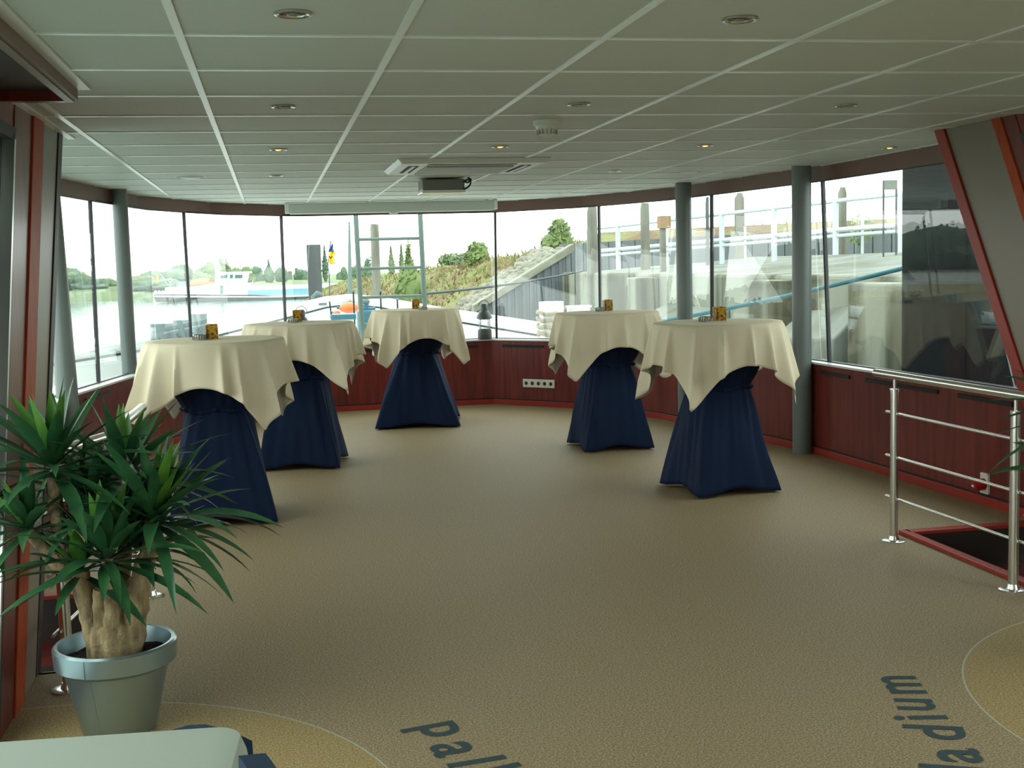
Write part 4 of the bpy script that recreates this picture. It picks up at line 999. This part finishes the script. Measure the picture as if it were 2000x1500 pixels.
bollard(ony(1053,589,14.1), ony(1100,589,14.1), 'white bollard wrapped in pale rope behind the right tables', 14, True)
p, q = ony(1109,597,14.25), ony(1150,597,14.25); c = (p+q)/2
t = thing('bollard', (c.x, c.y, .05), 'plain white bollard right of the rope wrapped one', 'bollard', 'bollards on the foredeck')
MB().lathe([(0, .05), (.14, .05), (.14, c.z-.03), (.16, c.z-.02), (.16, c.z), (0, c.z)], (c.x, c.y, 0), 28).build('drum', M['boatwhite'], t, smooth=35)
# ladder frame
ld = thing('ladder_frame', (1.4, 14.6, .05), 'grey green tubular ladder frame standing on the foredeck', 'ladder')
MB().tube([(1.062, 14.6, .05), (1.035, 14.6, 1.2), (1.0, 14.6, 3.4)], .030, 12).build('upright', M['ladder'], ld, smooth=40)
MB().tube([(1.83, 14.6, .05), (1.80, 14.6, 1.2), (1.765, 14.6, 3.4)], .030, 12).build('upright', M['ladder'], ld, smooth=40)
for z in (.52, .84, 1.165, 1.506, 1.852, 2.2, 2.55, 2.9, 3.25): MB().tube([(1.03, 14.6, z), (1.79, 14.6, z)], .019, 10).build('rung', M['ladder'], ld, smooth=40)
# windlass, bench, fenders, stanchions, fairlead
p = ony(715, 604, 16.3); wn = thing('windlass', (p.x, p.y, .05), 'dark blue windlass box with a round knob, left of the middle table', 'windlass')
a, b = ony(698, 606, 16.3), ony(736, 606, 16.3)
MB().box(a.x, b.x, 16.15, 16.5, .05, a.z).build('housing', M['deckblue'], wn, bevel=.02)
MB().tube([(a.x+.02, 16.3, a.z+.01), (b.x-.02, 16.3, a.z+.01)], .03, 10).build('drum_bar', M['deckblue'], wn, smooth=40)
k_ = ony(715, 592, 16.3); MB().tube([(k_.x, 16.3, a.z), (k_.x, 16.3, k_.z)], .035, 12).build('neck', M['deckblue'], wn, smooth=40)
MB().ball((k_.x, 16.3, k_.z+.02), .05, .05, .045).build('knob', M['bollard'], wn, smooth=60)
MB().box(a.x-.03, b.x+.02, 16.1, 16.15, .05, .45).build('brake_plate', M['boatwhite'], wn)
a, b = ony(645, 614, 16.0), ony(694, 611, 16.0); bn = thing('deck_locker', ((a.x+b.x)/2, 16, .05), 'low blue deck locker beside the windlass', 'locker')
MB().box(a.x, b.x, 15.85, 16.2, a.z-.07, a.z).build('lid', M['deckblue'], bn, bevel=.01); MB().box(a.x+.03, b.x-.03, 15.9, 16.15, .05, a.z-.07).build('body', M['boatwhite'], bn)
MB().tube([(a.x+.01, 15.95, a.z), (a.x-.005, 15.95, a.z+.17)], .010, 8).build('handle', M['boatblack'], bn)
for pa_, pb_, lb in (((664,601),(700,601),'large orange fender lying behind the deck locker'), ((650,611),(664,611),'small orange float beside the large fender')):
    a, b = ony(*pa_, 17.2), ony(*pb_, 17.2); c = (a+b)/2; r_ = (b.x-a.x)/2; tt = thing('fender', (c.x, c.y, c.z-r_*.6), lb, 'fender', 'orange fenders on the foredeck')
    MB().ball((c.x, c.y, c.z), r_*1.1, r_, r_*.62, 20, 12).build('body', M['orange'], tt, smooth=70); MB().tube([(c.x-r_*1.05, c.y, c.z), (c.x-r_*1.35, c.y, c.z+.01)], .02, 8).build('eye', M['deckblue'], tt)
    MB().tube([(c.x, c.y, .05), (c.x, c.y, c.z-r_*.4)], .03, 8).build('cradle', M['boatwhite'], tt)
for px, pt, pb, lb in ((690,568,620,'dark stanchion behind the left ladder upright'), (743,568,606,'dark stanchion inside the ladder frame'), (776,585,602,'short stanchion with a ball top inside the ladder frame')):
    a = ony(px, pt, 17.0); tt = thing('stanchion', (a.x, a.y, .05), lb, 'stanchion', 'stanchions on the foredeck')
    MB().tube([(a.x, a.y, .05), (a.x, a.y, a.z)], .012, 8).build('rod', M['boatblack'], tt); MB().ball((a.x, a.y, a.z), .022, .022, .022, 10, 7).build('tip', M['bollard'], tt)
a = ony(622, 577, 19.0); tt = thing('fairlead', (a.x, a.y, .9), 'grey horned fairlead on the left bulwark top', 'fairlead')
MB().tube([(a.x-.08, a.y, a.z-.12), (a.x-.09, a.y, a.z-.02), (a.x-.02, a.y, a.z+.04), (a.x+.06, a.y, a.z+.01)], [.03,.03,.035,.025], 10).build('horn', M['bollard'], tt, smooth=60); MB().box(a.x-.14, a.x+.12, a.y-.05, a.y+.05, a.z-.155, a.z-.115).build('base', M['bollard'], tt)
# flag on its staff
a = ony(647, 474, 19.9); b = ony(644, 588, 19.9); fg = thing('flag', (b.x, b.y, .95), 'blue and yellow flag hanging on a thin staff at the bow tip', 'flag')
MB().tube([b+Vector((0,0,-.1)), ony(643, 535, 19.9), ony(640, 520, 19.9), ony(646, 470, 19.9)], .009, 8).build('staff', M['cable'], fg)
def cloth_flag(p0, w0, w1, h, mt, name, seed):
    m = MB(); n = 8
    for k in range(n+1):
        t = k/n; wd = w0*(1-t)+w1*t
        for s in range(6):
            u = s/5-.5; m.v.append(Vector((p0.x+u*wd+.01*math.sin(5*t+seed), p0.y+.03*math.sin(s*2+t*4+seed), p0.z-h*t)))
    for k in range(n):
        for s in range(5): i = k*6+s; m.f.append((i, i+1, i+7, i+6))
    m.build(name, mt, fg, smooth=70, solid=.004)
cloth_flag(ony(647.5, 476, 19.85), .01, .10, .13, M['flag_blue'], 'blue_field', 1); cloth_flag(ony(648, 491.5, 19.85), .10, .085, .20, M['flag_yellow'], 'yellow_field', 2)
MB().tube([ony(644+2.5*math.cos(q)+2, 500+4*math.sin(q), 19.80) for q in [i*.4 for i in range(9)]], .008, 6).build('dark_mark', M['boatblack'], fg)
a = ony(682, 434, 21.0); b = ony(684, 590, 20.5); lp = thing('mast', (b.x, b.y, .9), 'slim pale signal mast with a short crossarm at the bow', 'mast')
MB().tube([b+Vector((0,0,-.05)), b.lerp(a, .5), a], [.05, .03, .016], 10).build('pole', M['ladder'], lp, smooth=40); c = b.lerp(a, .885)
MB().tube([c+Vector((-.07,0,0)), c+Vector((.05,0,0))], .008, 6).build('crossarm', M['rail_paint'], lp)

# ---- barge on the river
bx = 205
bg_ = thing('barge', (0, bx, -3.5), 'white and blue cargo barge with wheelhouse passing on the river', 'barge')
def bp(x, y, D=bx): return ony(x, y, D)
def slabpx(pts, D, dep, name, mt, par=bg_): return MB().slab([bp(x, y, D) for x, y in pts], (0, dep, 0)).build(name, mt, par)
slabpx([(300,580), (305,590), (400,591), (530,585), (660,583), (900,580), (900,572), (660,577), (530,581), (400,581)], bx, 9, 'dark_hull', M['boatblack'])
slabpx([(300,577), (300,580), (400,581), (530,581), (660,577), (900,572), (900,569), (660,574), (530,578.5), (400,577)], bx+.05, 8.8, 'rubbing_strip', M['boatwhite'])
slabpx([(301,575), (301,577), (400,577.5), (530,578.5), (500,576)], bx-.1, 9, 'deck_edge', M['boatblack'])
slabpx([(322,576), (322,562), (380,560), (420,553), (492,553), (494,548), (484,576)], bx+1, 7, 'deckhouse', M['boatwhite'])
slabpx([(484,578), (484,567), (660,561), (900,556), (900,570), (660,575), (530,578.5)], bx+.6, 8, 'blue_hull', M['boatblue'])
slabpx([(488,567), (488,561), (660,554), (900,549), (900,556), (660,561)], bx+1, 7, 'coaming', M['boatwhite'])
wh = slabpx([(425,553), (427,534), (486,532), (482,553)], bx+1.2, 6.5, 'wheelhouse', M['boatwhite'])
slabpx([(421,534.5), (421,532), (491,530), (491,533)], bx+.9, 7.2, 'roof', M['boatwhite'], wh)
for x0, x1 in ((430.5,444), (449,455), (459,473.5)): slabpx([(x0,543.5), (x0,537), (x1,536.5), (x1,543)], bx+1.1, .15, 'window', M['boatglass'], wh)
slabpx([(430,574), (430,558), (436,558), (436,574)], bx+.9, .15, 'door', M['boatglass'])
slabpx([(420,553), (420,508), (425,506), (427,514), (430,518), (429,534), (427,553)], bx+2, 1.2, 'funnel', M['boatwhite'])
for px in (304, 311, 318): c = bp(px, 573, bx+1); MB().lathe([(0, -.7), (.22, -.7), (.22, .25), (.15, .45), (0, .45)], c, 14).build('bollard', M['boatwhite'], bg_, smooth=40)
cr_ = MB(); c = bp(397, 556, bx+3); 
cr_._ball(c, 2.3, 2, 1.15, 18, 10); cr_.build('tan_tarp', M['tan'], bg_, smooth=60)
slabpx([(344,560), (344,556), (352,551), (362,549), (362,559)], bx+2, 3, 'blue_cover', M['boatblue'])
MB().tube([bp(329,558,bx+.5), bp(313,535,bx+.5)], .05, 6).build('flagstaff', M['rail_paint'], bg_); MB().tube([bp(332.5,560,bx+.5), bp(332.5,550,bx+.5)], .05, 6).build('ring_post', M['boatwhite'], bg_)
c = bp(332.5, 547.5, bx+.5); MB().tube([(c.x+.3*math.cos(q), c.y, c.z+.3*math.sin(q)) for q in [i*.35 for i in range(19)]], .06, 8).build('life_ring', M['flag_white'], bg_)
fl_ = slabpx([(301,539), (305.5,537.5), (306,550), (303,549)], bx+.4, .05, 'red_flag', M['flag_red']); slabpx([(305.5,537.5), (310,536.5), (308,554), (305.5,554)], bx+.35, .05, 'pale_flag', M['flag_yellow'])
# bank away to port, mirrored in the right window pane
az = R(-31.5); dU, dV, oB = Vector((math.sin(az), math.cos(az), 0)), Vector((math.cos(az), -math.sin(az), 0)), Vector((4.3, 7.4, 0))
pb = lambda u, v, z: oB+dU*u+dV*v+Vector((0, 0, z))
vv = range(-32, 13, 4)
struct(strip([[pb(70, v, -3.7) for v in vv], [pb(80, v, -1.8) for v in vv], [pb(92, v, -.5) for v in vv], [pb(103, v, -.2) for v in vv]], 'port_bank_ground', M['grass']), 'grassy river bank to port, seen mirrored in the right window', 'river bank')
struct(strip([[pb(103, v, -.19) for v in vv], [pb(117, v, .4) for v in vv]], 'road', M['asphalt']), 'grey road mirrored in the right window', 'road')
struct(strip([[pb(117, v, .4) for v in vv], [pb(150, v, 1.2) for v in vv]], 'verge_ground', M['stone']), 'sandy verge behind the mirrored road', 'ground')
hd = MB(); rnd = random.Random(12)
for v in range(-30, 11, 4):
    blob(hd, pb(128+rnd.uniform(-1, 1), v, 2.9), 3.6, 3.2, rnd.uniform(2.2, 2.9), v, .3, 14, 9); leafy(hd, pb(127, v, 3.1), 3.4, 3, 2.6, 160, .3, rnd)
tag(hd.build('hedge', M['hedge']), 'dark hedge along the road mirrored in the right window', 'hedge', kind='stuff')
p = pb(100, 0, -.3); t = thing('street_lamp', p, 'street lamp with a cone shade mirrored in the right window', 'street lamp')
MB().tube([p, p+Vector((0, 0, 5.2))], [.14, .08], 10).build('pole', M['rail_paint'], t, smooth=40)
MB().lathe([(0, 5.9), (.12, 5.85), (.75, 5.2), (.7, 5.15), (0, 5.3)], p, 20).build('lamp_shade', M['ladder'], t, smooth=30)
# small buildings on the far bank
for k, (px, py, pw, ph, lb) in enumerate(((562,530,9,12,'pale tall block on the far bank right of the mullion'), (576,524,6,14,'slim pale block on the far bank'), (560,547,30,4,'low white roofs on the far bank'))):
    Db = 300+12*k; a, b = ony(px, py, Db), ony(px+pw, py+ph, Db); t = thing('building', (a.x, Db, -1), lb, 'building', 'buildings on the far bank')
    MB().box(a.x, b.x, Db, Db+3, min(b.z, -1.2), a.z).build('block', M['concrete2'], t); MB().box(a.x-.2, b.x+.2, Db-.2, Db+3.2, a.z, a.z+.25).build('roof', M['boatwhite'], t)
